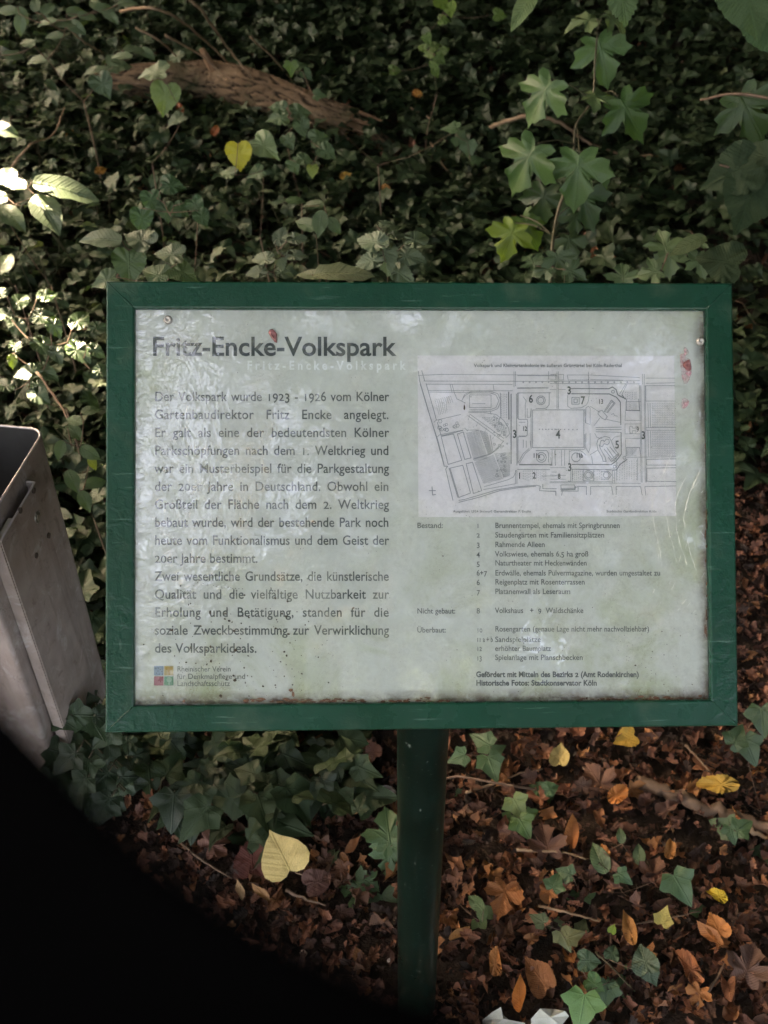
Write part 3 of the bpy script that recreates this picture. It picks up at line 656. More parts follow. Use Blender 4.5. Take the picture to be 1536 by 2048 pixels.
faint = [PA(85, 260, 330, 250, 1500, 258), PA(140, 318, 1536, 322), PA(170, 350, 1050, 352), PA(190, 415, 1050, 418), PA(200, 430, 860, 440), PA(410, 350, 430, 430), PA(430, 350, 455, 440, 480, 500, 560, 540),
         PA(850, 350, 860, 410), PA(1065, 220, 1065, 380), PA(1080, 220, 1080, 370), PA(1100, 262, 1500, 265), PA(1420, 220, 1420, 300), PA(1505, 220, 1505, 600), PA(1520, 220, 1520, 600),
         PA(540, 500, 560, 470, 610, 440, 820, 440, 880, 460, 910, 520, 880, 590, 820, 612, 610, 612), PA(530, 520, 560, 455, 620, 425, 840, 425, 900, 450, 930, 520, 900, 600, 830, 628, 600, 628), PA(610, 460, 830, 460, 830, 590, 610, 590, 610, 460),
         PA(640, 550, 770, 550), PA(820, 620, 830, 660), PA(600, 640, 760, 640, 880, 660, 960, 720, 1010, 800, 1020, 860, 980, 900), PA(610, 655, 960, 905), PA(590, 670, 960, 940), PA(560, 800, 590, 830),
         PA(265, 720, 520, 660), PA(245, 740, 270, 715), PA(580, 820, 700, 820), PA(820, 870, 850, 1050), PA(650, 1120, 820, 1070, 890, 1020, 960, 930), PA(655, 1110, 830, 1060, 900, 1000),
         PB(0, 300, 860, 295), PB(0, 322, 860, 325), PB(165, 240, 365, 240, 375, 265, 365, 288, 175, 288, 165, 240), PB(380, 240, 860, 265), PB(390, 285, 700, 290), PB(920, 270, 1200, 270), PB(890, 230, 890, 330), PB(905, 230, 905, 330),
         PB(920, 320, 1200, 315), PB(920, 342, 1200, 342), PB(920, 490, 1205, 490), PB(920, 342, 920, 490), PB(730, 320, 700, 370, 670, 420), PB(740, 325, 715, 375, 690, 430), PB(370, 215, 378, 430), PB(68, 220, 68, 560), PB(80, 225, 82, 560),
         PB(5, 235, 55, 235, 55, 288, 5, 288), PB(85, 235, 130, 235, 130, 288, 85, 288), PB(0, 380, 60, 380), PB(85, 380, 150, 380), PB(730, 495, 870, 495), PB(720, 675, 870, 675), PB(725, 588, 720, 670), PB(860, 340, 875, 1270), PB(872, 340, 885, 1270),
         PB(905, 340, 915, 1270), PB(915, 340, 925, 1270), PB(940, 510, 945, 745), PB(960, 510, 965, 745), PB(920, 745, 1210, 745), PB(920, 770, 1210, 770), PB(940, 770, 945, 1020), PB(965, 780, 970, 1020), PB(740, 1030, 1210, 1025),
         PB(720, 710, 870, 710), PB(720, 805, 870, 805), PB(720, 710, 720, 805), PB(765, 735, 790, 735, 790, 750, 825, 750, 825, 735, 850, 735), PB(765, 735, 765, 800, 790, 800, 790, 775, 825, 775, 825, 800), PB(725, 850, 870, 850), PB(725, 850, 725, 930),
         PB(640, 1040, 640, 1250), PB(840, 1040, 840, 1250), PB(600, 1150, 600, 1280), PB(620, 1165, 620, 1280), PB(0, 1275, 870, 1280), PB(0, 1265, 600, 1265), PB(5, 1130, 150, 1130), PB(5, 1200, 150, 1205), PB(5, 1240, 150, 1240),
         PB(20, 960, 20, 1110), PB(50, 960, 50, 1110), PB(110, 960, 110, 1110), PB(140, 960, 140, 1110), PB(5, 955, 330, 955),
         PB(170, 430, 170, 540, 200, 560, 300, 555, 345, 530, 365, 500, 375, 440), PB(345, 555, 345, 700, 385, 715, 385, 560, 370, 540, 345, 555), PB(385, 540, 480, 600), PB(425, 725, 480, 650), PB(540, 665, 600, 680, 680, 695), PB(590, 620, 610, 608, 620, 630, 650, 635),
         PB(345, 800, 345, 940, 370, 985, 385, 940, 385, 800), PB(430, 800, 450, 840, 500, 850), PB(385, 1005, 460, 960), PB(400, 1020, 410, 1095), PB(670, 825, 620, 835, 590, 870), PB(185, 960, 185, 1095), PB(185, 975, 210, 965, 290, 965, 320, 985, 345, 1010),
         PA(1160, 480, 1190, 520, 1180, 560, 1180, 700), PA(1200, 600, 1200, 690, 1230, 690, 1240, 600), PA(1115, 740, 1180, 740), PA(1115, 880, 1180, 880), PA(1120, 1160, 1180, 1060, 1230, 1020), PA(1110, 1150, 1160, 1060, 1220, 1010), PA(1160, 920, 1160, 1000), PA(1190, 930, 1190, 1000), PA(1230, 930, 1240, 1010),
         PA(1080, 1230, 1080, 1370), PA(1095, 1235, 1095, 1370), PA(760, 1400, 1000, 1330, 1060, 1300, 1090, 1230), PA(750, 1430, 1080, 1370), PA(1440, 1100, 1450, 1180), PA(1480, 1030, 1490, 1180), PA(1350, 1290, 1500, 1290), PA(1450, 1250, 1500, 1250), PA(270, 900, 300, 870, 540, 820)]
mid = [PA(85, 215, 100, 320, 165, 540, 260, 860, 350, 1190, 385, 1190), PA(120, 210, 150, 315), PA(165, 345, 250, 640, 270, 720), PA(105, 350, 210, 700, 240, 790, 290, 940, 350, 1180), PA(280, 740, 320, 880, 540, 825), PA(320, 890, 390, 1170, 400, 1170), PA(320, 885, 445, 860, 530, 1130, 395, 1170),
       PA(485, 860, 560, 1120, 625, 1105, 545, 840, 485, 860), PA(410, 1210, 540, 1180, 620, 1465, 500, 1510, 410, 1210), PA(575, 1165, 640, 1150, 735, 1440, 650, 1470, 575, 1165), PA(500, 1540, 560, 1530, 900, 1430, 1100, 1400, 1300, 1385, 1335, 1395, 1325, 1440, 1495, 1450, 1495, 1490),
       PA(500, 1560, 700, 1510, 920, 1440, 1110, 1410, 1290, 1395), PA(385, 1190, 365, 1220, 440, 1540), PA(400, 1210, 490, 1510), PA(1255, 615, 1255, 1000, 1536, 1000), PA(1255, 615, 1536, 612), PA(1240, 600, 1240, 1010), PA(1105, 445, 1105, 700, 1115, 710, 1200, 710, 1205, 740, 1200, 870, 1185, 885, 1105, 890, 1105, 1160),
       PA(1100, 440, 1440, 438), PA(1425, 440, 1425, 560, 1400, 590, 1380, 600, 1290, 600), PA(1120, 1172, 1450, 1172), PA(1100, 1222, 1430, 1225), PA(1360, 1375, 1360, 1420, 1500, 1420), PA(1290, 1030, 1400, 1030, 1420, 1060, 1420, 1150), PA(925, 440, 930, 700), PA(1105, 925, 1105, 1160), PA(1090, 450, 1095, 1180),
       PB(0, 575, 325, 575), PB(325, 575, 325, 935, 0, 938), PB(335, 570, 340, 700), PB(335, 810, 335, 950), PB(730, 500, 730, 580, 860, 580), PB(730, 935, 860, 935, 870, 1020), PB(730, 935, 730, 1020), PB(925, 1050, 1210, 1045), PB(925, 1050, 930, 1105, 1210, 1105), PB(930, 1135, 1210, 1130), PB(930, 1135, 930, 1260, 1210, 1262),
       PB(100, 1340, 240, 1340, 245, 1320, 270, 1310, 350, 1310, 350, 1390), PB(105, 1295, 235, 1295, 235, 1330, 105, 1330, 105, 1295), PB(105, 1355, 270, 1355, 270, 1312), PB(0, 1355, 55, 1355, 55, 1395), PB(120, 1355, 110, 1395), PB(390, 1390, 390, 1310, 590, 1310, 605, 1390), PB(635, 1390, 635, 1310, 870, 1312, 885, 1395), PB(920, 1395, 910, 1312, 1210, 1305),
       PB(520, 590, 590, 480, 625, 510, 555, 600, 520, 590), PB(535, 585, 595, 495, 612, 512, 550, 590), PB(465, 590, 500, 580, 550, 640, 530, 670, 500, 655, 460, 615, 465, 590), PB(210, 455, 280, 455, 280, 520, 210, 520, 210, 455), PB(230, 470, 262, 470, 262, 505, 230, 505, 230, 470),
       PB(440, 745, 685, 740), PB(440, 765, 685, 765), PB(440, 785, 685, 790), PB(450, 900, 460, 860, 490, 840, 530, 830, 570, 840, 590, 880, 620, 950, 660, 1000, 620, 1060, 590, 1070, 560, 1030), PB(450, 900, 460, 960, 500, 1030, 510, 1070, 540, 1070, 530, 1030, 490, 960, 470, 910),
       PB(480, 900, 490, 870, 510, 865, 520, 880, 540, 855, 565, 860, 570, 890, 550, 910, 520, 900, 500, 930, 480, 920, 480, 900), PB(520, 950, 590, 1040), PB(545, 935, 610, 1030), PB(575, 930, 640, 1010), PB(590, 1050, 650, 1000), PB(600, 1060, 660, 1010), PB(320, 1155, 320, 1255, 420, 1255, 420, 1155), PB(215, 1150, 215, 1255), PB(170, 1160, 200, 1160, 200, 1260, 175, 1260),
       PB(660, 440, 735, 475, 735, 500), PB(850, 470, 860, 585), PB(490, 1170, 560, 1165, 590, 1200, 560, 1240, 490, 1240)]
thick = [(PA(1035, 450, 1035, 1165), 2.0), (PA(1100, 390, 1415, 388), 2.0), (PA(1010, 430, 1013, 710), 2.4), (PA(1120, 1175, 1450, 1174), 2.2), (PB(205, 370, 565, 372, 600, 355, 635, 380, 650, 430, 730, 470), 2.0), (PB(205, 420, 570, 422, 640, 455, 675, 500, 680, 720), 2.0),
         (PB(682, 790, 685, 1000, 640, 1060, 590, 1100, 210, 1100), 2.2), (PB(600, 1155, 640, 1150, 670, 1100, 740, 1050), 2.0), (PB(210, 1145, 590, 1150), 1.5), (PB(690, 430, 720, 470), 2), (PB(0, 1105, 18, 1105), 2.2), (PA(1105, 445, 1105, 700), 1.8), (PB(1000-275, 580, 860, 582), 1.6), (PB(245, 1310, 240, 1340, 110, 1345), 2.0)]
for c0, r_ in ((A(1340, 515), 9), (A(1340, 515), 6), (A(1345, 1100), 10), (A(1345, 1100), 6), (B(370, 1200), 9), (B(370, 1200), 6), (B(540, 1200), 6), (B(250, 1030), 9), (B(605, 400), 3), (B(620, 1120), 3), (B(715, 1035), 3)): mid.append(circ(c0, r_, 10))
for x in range(1160, 1536, 65): faint.append(circ(A(x, 330), 1.2, 5))
for x in range(60, 840, 62): faint.append(circ(B(x, 310), 1.4, 5))
for x in range(1325, 1536, 32): faint.append(circ(A(x, 812), .8, 4))
for x in range(20, 290, 40): faint.append(circ(B(x, 763), .8, 4))
# allotment hatching
hat = []
def hatch(c0, c1, c2, c3, n, on=1.8, off=1.2):
    c0, c1, c2, c3 = map(np.array, (c0, c1, c2, c3))
    for k in range(n):
        s = k/(n-1); hat.extend(dash(c0*(1-s)+c1*s, c3*(1-s)+c2*s, on*random.uniform(.6, 1.4), off*random.uniform(.7, 1.5)))
hatch(A(580, 850), A(700, 820), A(790, 1110), A(660, 1140), 14); hatch(A(715, 820), A(790, 850), A(840, 1050), A(800, 1065), 9); hatch(A(665, 1150), A(850, 1075), A(950, 1320), A(755, 1370), 20); hatch(A(870, 1060), A(1020, 1050), A(1020, 1290), A(960, 1310), 11)
hatch(A(255, 510), A(415, 470), A(440, 540), A(275, 580), 9); hatch(A(275, 580), A(370, 560), A(380, 640), A(300, 670), 6)
hatch(A(610, 670), A(960, 930), A(930, 970), A(595, 720), 5, 4, 1.5)
hatch(A(740, 690), A(880, 690), A(990, 800), A(980, 890), 9, 3, 2)
for yy in range(510, 745, 22): hat.extend(dash(B(980, yy), B(1205, yy), 1.2, 2.2)); hat.extend(dash(B(980, yy+9), B(1205, yy+9), 1, 1.2))
for yy in range(785, 1025, 22): hat.extend(dash(B(980, yy), B(1205, yy), 1.2, 2.2)); hat.extend(dash(B(980, yy+9), B(1205, yy+9), 1, 1.2))
hatch(B(725, 405), B(825, 405), B(825, 480), B(730, 480), 7, 2, 2); hatch(B(735, 505), B(825, 505), B(825, 575), B(735, 575), 8); hatch(B(735, 940), B(825, 940), B(825, 1020), B(735, 1020), 9); hatch(B(650, 1080), B(830, 1060), B(830, 1250), B(645, 1250), 9, 2, 3)
hatch(B(220, 1165), B(310, 1165), B(310, 1250), B(220, 1250), 6, 2, 3); hatch(A(1160, 1235), A(1390, 1235), A(1390, 1335), A(1160, 1335), 13, 1.8, 2.6); hatch(A(935, 450), A(990, 450), A(990, 700), A(935, 700), 4, 2, 2)
hatch(B(430, 1160), B(520, 1160), B(520, 1250), B(430, 1250), 5, 2, 4)
for k in range(40): # little plots, trees and sheds inside the dense blocks
    x, y = random.uniform(860, 1000), random.uniform(680, 1300); hat.append(circ(A(x, y), random.uniform(1, 2.6), 6))
for k in range(14): hat.append(circ(A(random.uniform(300, 500), random.uniform(720, 820)), random.uniform(2, 4), 7))
strokes('plan_lines', faint, M['inkgrey'], w=1.15); strokes('plan_lines', mid, M['inkgrey'], ZMT+.00008, w=1.5); strokes('plan_lines', thick, M['inkmap'], ZMT+.00016, 1.6); strokes('plan_hatching', hat, M['inkgrey'], ZMT+.00004, 1.0)
strokes('north_mark', [PA(225, 1400, 232, 1485), PA(195, 1440, 262, 1440), PA(232, 1485, 262, 1480)], M['inkgrey'], ZMT+.00012, 1.8)
for s, cx_, cy_, cap in (('6', *A(1238, 500), 15), ('7', *B(315, 483), 15), ('3', *B(185, 388), 15), ('3', *A(1072, 860), 15), ('4', *B(78, 810), 16), ('5', *B(645, 908), 15), ('3', *B(897, 818), 15), ('3', *B(190, 1125), 15), ('1', *A(1122, 1288), 12), ('2', *A(1272, 1285), 12),
                        ('8', *B(88, 1212), 10), ('9', *B(843, 762), 9), ('12', *A(1175, 805), 8.5), ('13', *B(488, 495), 9), ('11a', *A(1295, 1080), 8.5), ('11b', *B(283, 1012), 8.5)):
    w = cap*.62*len(s)*.92; textline(s, cx_-w/2, cx_+w/2, cy_+cap*.5, cap, M['inkbold'], ZMT+.0003, .022, old=False, name='plan_number')
textline('Volkspark und Kleingartenkolonie im äußeren Grüngürtel bei Köln-Raderthal', 948, 1244, 734, 6.5, M['inkmap'], ZMT+.0003, .02, old=False, name='plan_title')
textline('Ausgeführt 1924 Entwurf: Gartendirektor F. Encke', 906, 1062, 1025, 4.6, M['inkmap'], ZMT+.0003, .01, old=False, name='plan_footer')
textline('Städtische Gartendirektion Köln', 1213, 1313, 1025, 4.6, M['inkmap'], ZMT+.0003, .01, old=False, name='plan_footer')
bpy.data.objects.remove(_to)
# ---- clear cover with scratches and grime
m, t, out = newmat('acrylic_cover'); b = NB(t); co = b.n('ShaderNodeTexCoord').outputs['Object']; s3 = b.n('ShaderNodeSeparateXYZ', {0: co})
wave = b.noise(co, 55, 3, .55, .6); wl = b.mapr(s3.outputs[0], ix0, ix0+.13, 1.0, .10)
bp = b.bump(b.math('MULTIPLY', wave, wl), .6, .0022)
fr = b.n('ShaderNodeFresnel', {'IOR': 1.5, 'Normal': bp}).outputs[0]
gl = b.n('ShaderNodeBsdfGlossy', {'Color': (1, 1, 1, 1), 'Roughness': .03, 'Normal': bp}); tr = b.n('ShaderNodeBsdfTransparent', {'Color': (.97, .98, .975, 1)})
mx = b.n('ShaderNodeMixShader', {0: b.math('MULTIPLY', fr, 2.2), 1: tr.outputs[0], 2: gl.outputs[0]})
gr = b.noise(co, 26, 7, .72, .3); g2 = b.noise(co, 190, 4, .7)
dustm = b.math('MULTIPLY', b.mapr(gr, .46, .72, 0.02, .26), b.mapr(g2, .3, .6, .4, 1))
sp = b.n('ShaderNodeTexVoronoi', {'Vector': co, 'Scale': 240.0}); spk = b.math('MULTIPLY', b.mapr(sp.outputs['Distance'], .10, .16, .55, 0), b.mapr(gr, .52, .62))
dm = b.math('MAXIMUM', dustm, spk)
df = b.n('ShaderNodeBsdfDiffuse', {'Color': (.55, .57, .52, 1)}); m2 = b.n('ShaderNodeMixShader', {0: dm, 1: mx.outputs[0], 2: df.outputs[0]})
t.links.new(m2.outputs[0], out.inputs[0]); M['cover'] = m
o = link('clear_cover', mesh('clear_cover', [(ix0-.003, iy0-.003, -.0062), (ix1+.003, iy0-.003, -.0062), (ix1+.003, iy1+.003, -.0062), (ix0-.003, iy1+.003, -.0062)], [(0, 1, 2, 3)], mat=M['cover']), SIGN, keep=False)
ZC = -.0059
# fly specks, scratches, stains on the cover
speck = simple_mat('dark_specks', [(.3, (.02, .016, .012)), (.7, (.06, .045, .03))], 80, .8)
r2 = np.random.default_rng(3); Vs = []; Fs = []
def spot(px, py, rx, ry=None, z=ZC, n=7, ang=0, h=.0003):
    c = loc(px, py, z); k = len(Vs); ry = ry or rx; mpp = 5.2e-4
    Vs.append((c[0], c[1], z+h))
    for i in range(n):
        a = i*2*math.pi/n; j = r2.uniform(.7, 1.25); x, y = rx*mpp*j*math.cos(a), ry*mpp*j*math.sin(a)
        Vs.append((c[0]+x*math.cos(ang)-y*math.sin(ang), c[1]+x*math.sin(ang)+y*math.cos(ang), z))
    for i in range(n): Fs.append((k, k+1+i, k+1+(i+1) % n))
for _ in range(150):
    x = r2.normal(480, 90); y = r2.normal(1300, 70)
    if 285 < x < 700 and 1150 < y < 1395: s_ = abs(r2.normal(0, .9))+.55; spot(x, y, s_*r2.uniform(.8, 1.5), s_, ang=r2.uniform(0, 3))
for _ in range(22): spot(395+_*4.2+r2.normal(0, 2), 1167+_*.55+r2.normal(0, 1.5), r2.uniform(.6, 1.4), .7)
for _ in range(60): spot(r2.uniform(280, 1400), r2.uniform(630, 1395), r2.uniform(.4, 1.0))
for _ in range(25): spot(r2.uniform(1240, 1400), r2.uniform(1250, 1390), r2.uniform(.5, 1.2))
for x, y, a_, c_ in ((886, 1112, 2.5, 1), (1271, 1331, 2.2, 1.5), (929, 815, 2.0, 6), (930, 806, 1, 1), (468, 1262, 3, 2), (577, 1268, 3.5, 2), (450, 1228, 4, 1.6), (420, 1225, 2, 4)): spot(x, y, a_, c_)
o = link('dirt_specks', mesh('dirt_specks', Vs, Fs, mat=speck), SIGN, keep=False); o['kind'] = 'stuff'
Vs.clear(); Fs.clear()
rust = simple_mat('rusty_grime', [(.3, (.06, .035, .022)), (.7, (.15, .08, .05))], 90, .9)
for _ in range(110):
    x = r2.uniform(480, 900) if _ < 70 else r2.uniform(1160, 1416); spot(x, 1404-abs(r2.normal(0, 3.0))-(.006*(x-700) if x > 1100 else 0), r2.uniform(2, 8), r2.uniform(.8, 2.6))
spot(582, 1380, 5, 3); spot(586, 1388, 3, 6); spot(368, 1402, 4, 3)
for _ in range(26): spot(1414-abs(r2.normal(0, 1.5)), r2.uniform(640, 1395), r2.uniform(.8, 2), r2.uniform(3, 12))
o = link('rust_crumbs', mesh('rust_crumbs', Vs, Fs, mat=rust), SIGN, keep=False); o['kind'] = 'stuff'
Vs.clear(); Fs.clear()
scr = simple_mat('pale_scratches', [(.3, (.62, .66, .6)), (.7, (.8, .8, .76))], 60, .5)
arcs = [[(1302, 970), (1306, 1030), (1316, 1085), (1325, 1130)], [(1330, 960), (1334, 1040), (1345, 1090), (1354, 1125)], [(1372, 955), (1352, 1000), (1356, 1070), (1375, 1130)], [(1400, 960), (1378, 990), (1368, 1040), (1380, 1100), (1392, 1140)], [(1345, 905), (1310, 985)], [(1405, 930), (1380, 985), (1372, 1020)]]
b = MB()
for a_ in arcs:
    P = [loc(x+random.uniform(-1, 1), y, ZC) for x, y in smooth_path([np.array(q, float) for q in a_], 7)]
    b = MB(); b.tube(P, [random.uniform(.00004, .0003) for _ in P], 4); b.build('scratch', scr, SIGN, keep=False)
b = MB()  # short pale strokes along the left side and among the arc scratches
for _ in range(60):
    x, y = (random.gauss(355, 40), random.uniform(625, 1180)) if _ < 35 else (random.uniform(1300, 1410), random.uniform(900, 1250)); a_ = random.uniform(.7, 2.3); L = random.uniform(3, 14)
    b.tube([loc(x, y, ZC), loc(x+L*math.cos(a_), y-L*math.sin(a_), ZC)], random.uniform(.00008, .0003), 4)
o = b.build('fine_pale_strokes', scr, SIGN, keep=False); o['kind'] = 'stuff'
# screws and squashed berries
M['screw'] = simple_mat('dull_screw', [(.3, (.25, .24, .22)), (.7, (.45, .43, .40))], 300, .35, .5, 400, metal=.7)
def disc_part(name, px, py, r, h, mat, z=ZC, slot=False):
    c = loc(px, py, z); o_ = MB(); n = 14; vs = [(c[0]+r*math.cos(2*math.pi*k/n), c[1]+r*math.sin(2*math.pi*k/n), z) for k in range(n)]
    vs += [(c[0]+.75*r*math.cos(2*math.pi*k/n), c[1]+.75*r*math.sin(2*math.pi*k/n), z+h) for k in range(n)]+[(c[0]+.35*r*math.cos(2*math.pi*k/n), c[1]+.35*r*math.sin(2*math.pi*k/n), z+h) for k in range(n)]+[(c[0], c[1], z+h*.3)]
    fs = [(j*n+k, j*n+(k+1) % n, (j+1)*n+(k+1) % n, (j+1)*n+k) for j in range(2) for k in range(n)]+[(2*n+k, 2*n+(k+1) % n, 3*n) for k in range(n)]
    o_.add(vs, fs); return o_.build(name, mat, SIGN, smooth=True, keep=False)
disc_part('screw', 336, 640, .0048, .003, M['screw']); disc_part('screw', 1401, 683, .0046, .003, M['screw'])
berry = simple_mat('berry_stain', [(.3, (.11, .03, .03)), (.7, (.30, .13, .13))], 160, .4, .8, 200); pinks = simple_mat('pale_berry_smear', [(.3, (.42, .14, .19)), (.7, (.55, .36, .38))], 90, .5)
pt = pinks.node_tree; po = [n_ for n_ in pt.nodes if n_.type == 'OUTPUT_MATERIAL'][0]; pp = [n_ for n_ in pt.nodes if n_.type == 'BSDF_PRINCIPLED'][0]
pb = NB(pt); ptr = pb.n('ShaderNodeBsdfTransparent'); pn_ = pb.noise(pb.n('ShaderNodeTexCoord').outputs['Object'], 130, 4, .7)
pmx = pb.n('ShaderNodeMixShader', {0: pb.mapr(pn_, .35, .65, .0, .75), 1: ptr.outputs[0], 2: pp.outputs[0]}); pt.links.new(pmx.outputs[0], po.inputs[0])
def blob(name, px, py, rx, ry, ang, h, mat):
    c = loc(px, py, ZC); vs = []; n = 12; ca, sa = math.cos(ang), math.sin(ang)
    for j, (s, z) in enumerate(((1, 0), (.8, .8), (.45, 1), (.2, .55))):
        for k in range(n):
            a = 2*math.pi*k/n; q = 1+.16*math.sin(3*a+px)+random.uniform(-.1, .1); x, y = rx*s*q*math.cos(a)*5.2e-4, ry*s*q*math.sin(a)*5.2e-4
            vs.append((c[0]+x*ca-y*sa, c[1]+x*sa+y*ca, ZC+h*z))
    fs = [(j*n+k, j*n+(k+1) % n, (j+1)*n+(k+1) % n, (j+1)*n+k) for j in range(3) for k in range(n)]+[tuple(range(3*n, 4*n))]
    b_ = MB(); b_.add(vs, fs); b_.build(name, mat, SIGN, smooth=True, keep=False)
blob('berry_stain', 547, 671, 7, 15, .42, .003, berry); blob('berry_stain', 1375, 731, 9, 11, .3, .0025, berry); blob('pale_smear', 1371, 737, 12, 30, .1, .0003, pinks); blob('pale_smear', 1370, 806, 8, 11, -.3, .0004, pinks); blob('pale_smear', 1372, 703, 5, 9, .2, .0003, pinks)
# post
pz1 = loc(849, 1470, -.03); ptop = SC+SR@pz1
PX, PY = float(ptop[0]), float(ptop[1])+.034
m, t, out = newmat('post_paint'); b = NB(t); co = b.n('ShaderNodeTexCoord').outputs['Object']; s3 = b.n('ShaderNodeSeparateXYZ', {0: co}); n1 = b.noise(co, 9, 6, .6); n2 = b.noise(co, 140, 4, .6)
c = b.mix(b.mapr(n1, .35, .7), (.001, .0065, .0045), (.002, .011, .008)); c = b.mix(b.mapr(n2, .66, .72, 0, .5), c, (.16, .2, .17)); mudw = b.mapr(s3.outputs[2], -.86, -.55, .5, 0)
c = b.mix(b.math('MULTIPLY', mudw, b.mapr(n1, .4, .6)), c, (.06, .04, .025))
p = b.n('ShaderNodeBsdfPrincipled', {'Base Color': c, 'Roughness': b.mapr(n1, .3, .7, .25, .4), 'Specular IOR Level': .3, 'Normal': b.bump(n2, .15, .001)}); t.links.new(p.outputs[0], out.inputs[0])
b = MB(); zt = float(ptop[2])-.004; zb = float(hgt(PX, PY))-.05
PR = 108/2*proj(ptop)[2]/F*1.0
nseg = 48; sec = []
b.tube([(PX, PY, zb), (PX, PY, zb+.3), (PX, PY, zt-.08), (PX, PY, zt)], PR, nseg, cap=False)
for k in range(3*nseg, 4*nseg):
    vx, vy, _z = b.v[k]; n_ = SR[:, 2]; b.v[k] = (vx, vy, float(SC[2]+(-.0312-n_[0]*(vx-SC[0])-n_[1]*(vy-SC[1]))/n_[2]))
o = b.build('post', m, SIGN, smooth=True)
b = MB(); b.box(-.11+pz1[0], .11+pz1[0], -.08+pz1[1]+.10, .08+pz1[1]+.10, -.037, -.031); b.build('mounting_plate', M['green'], SIGN, keep=False)

# ------------------------------------------------------------------ waste bin
m, t, out = newmat('galvanised_steel'); b = NB(t); co = b.n('ShaderNodeTexCoord').outputs['Object']; s3 = b.n('ShaderNodeSeparateXYZ', {0: co})
v1 = b.n('ShaderNodeTexVoronoi', {'Vector': co, 'Scale': 34.0, 'Randomness': 1.0}); n1 = b.noise(co, 5, 6, .65, .4); n2 = b.noise(co, 60, 6, .7); n3 = b.noise(co, 16, 6, .7, 1.0)
c = b.mix(b.mapr(v1.outputs['Distance'], .1, .9), (.23, .20, .19), (.34, .30, .285)); c = b.mix(b.mapr(n1, .35, .7, 0, .8), c, (.29, .22, .195))
low = b.mapr(s3.outputs[2], .45, -.05, 0, 1); c = b.mix(b.math('MULTIPLY', low, b.mapr(n3, .3, .65, .35, 1)), c, (.20, .145, .125)); mpz = b.n('ShaderNodeMapping', {0: co}); mpz.inputs['Scale'].default_value = (1, 1, .12); st = b.noise(mpz.outputs[0], 40, 5, .7, .3); c = b.mix(b.mapr(st, .50, .68, 0, .5), c, (.14, .11, .10)); c = b.mix(b.mapr(n3, .55, .66, 0, .55), c, (.46, .45, .45)); c = b.mix(b.mapr(b.noise(co, 28, 6, .75, 1.5), .56, .66, 0, .6), c, (.13, .10, .09)); c = b.mix(b.mapr(n2, .62, .74, 0, .6), c, (.10, .085, .08))
p = b.n('ShaderNodeBsdfPrincipled', {'Base Color': c, 'Metallic': .15, 'Roughness': b.mapr(n1, .3, .7, .45, .62), 'Normal': b.bump(b.math('ADD', n2, b.math('MULTIPLY', n1, 2.0)), .35, .002)}); t.links.new(p.outputs[0], out.inputs[0]); M['steel'] = m
M['rim'] = simple_mat('worn_rim', [(.3, (.40, .36, .36)), (.7, (.62, .56, .56))], 40, .4, .2, 200, metal=.5); M['dark'] = simple_mat('dark_inside', [(.3, (.012, .012, .012)), (.7, (.03, .03, .03))], 12, .8)  # near-black colour for the inside of the bin
ZR = .80
def hplane(px, py, z):
    d = ray(px, py); return CAM+d*((z-CAM[2])/d[2])
cornerP = hplane(92, 858, ZR); wallP = hplane(2, 1003, ZR)
wdir = (wallP-cornerP)[:2]; wdir /= np.linalg.norm(wdir)           # along the side wall, towards the viewer
ldir = np.array([wdir[1], -wdir[0]])                              # leftwards
if ldir[0] > 0: ldir = -ldir
BIN = empty('waste_bin', (cornerP[0], cornerP[1], float(hgt(cornerP[0], cornerP[1]))), label='open galvanised steel waste bin left of the notice board', cat='waste bin')
def bp_(u, v, z): q = cornerP[:2]+wdir*u+ldir*v; return (q[0], q[1], z)
WL, WB, ZB, th = .235, .30, .25, .0025
def rounded(u0, u1, v0, v1, r, n=6):
    pts = []
    for (cu, cv, a0) in ((u0+r, v0+r, 180), (u1-r*.3, v0+r*.3, 270), (u1-r*.3, v1-r*.3, 0), (u0+r, v1-r, 90)):
        rr = r if cu == u0+r else r*.3
        for k in range(n+1):
            a = R(a0+90*k/n); pts.append((cu+rr*math.cos(a), cv+rr*math.sin(a)))
    return pts
outer = rounded(0, WL, 0, WB, .022); inner = rounded(th, WL-th, th, WB-th, .020); n = len(outer)
tp = .04
def taper(P, z): 
    s = (ZR-z)/(ZR-ZB); return [bp_(u+(WL/2-u)*tp*s, v+(WB/2-v)*tp*s, z) for u, v in P]
b = MB(); zz = np.linspace(ZR, ZB, 8); vs = []
for z in zz: vs += taper(outer, z)
b.add(vs, [(j*n+k, j*n+(k+1) % n, (j+1)*n+(k+1) % n, (j+1)*n+k) for j in range(7) for k in range(n)]+[tuple(range(7*n, 8*n))]); b.build('bin_body', M['steel'], BIN, smooth=False)
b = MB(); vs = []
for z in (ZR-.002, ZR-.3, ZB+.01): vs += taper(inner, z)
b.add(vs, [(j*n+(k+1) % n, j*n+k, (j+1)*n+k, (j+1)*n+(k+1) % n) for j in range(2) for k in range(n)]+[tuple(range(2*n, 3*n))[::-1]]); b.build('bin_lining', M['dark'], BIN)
b = MB(); P = taper(rounded(th/2, WL-th/2, th/2, WB-th/2, .021), ZR); b.tube([np.array(q) for q in P+[P[0], P[1]]], .0019, 6); b.build('rim', M['rim'], BIN, smooth=True)
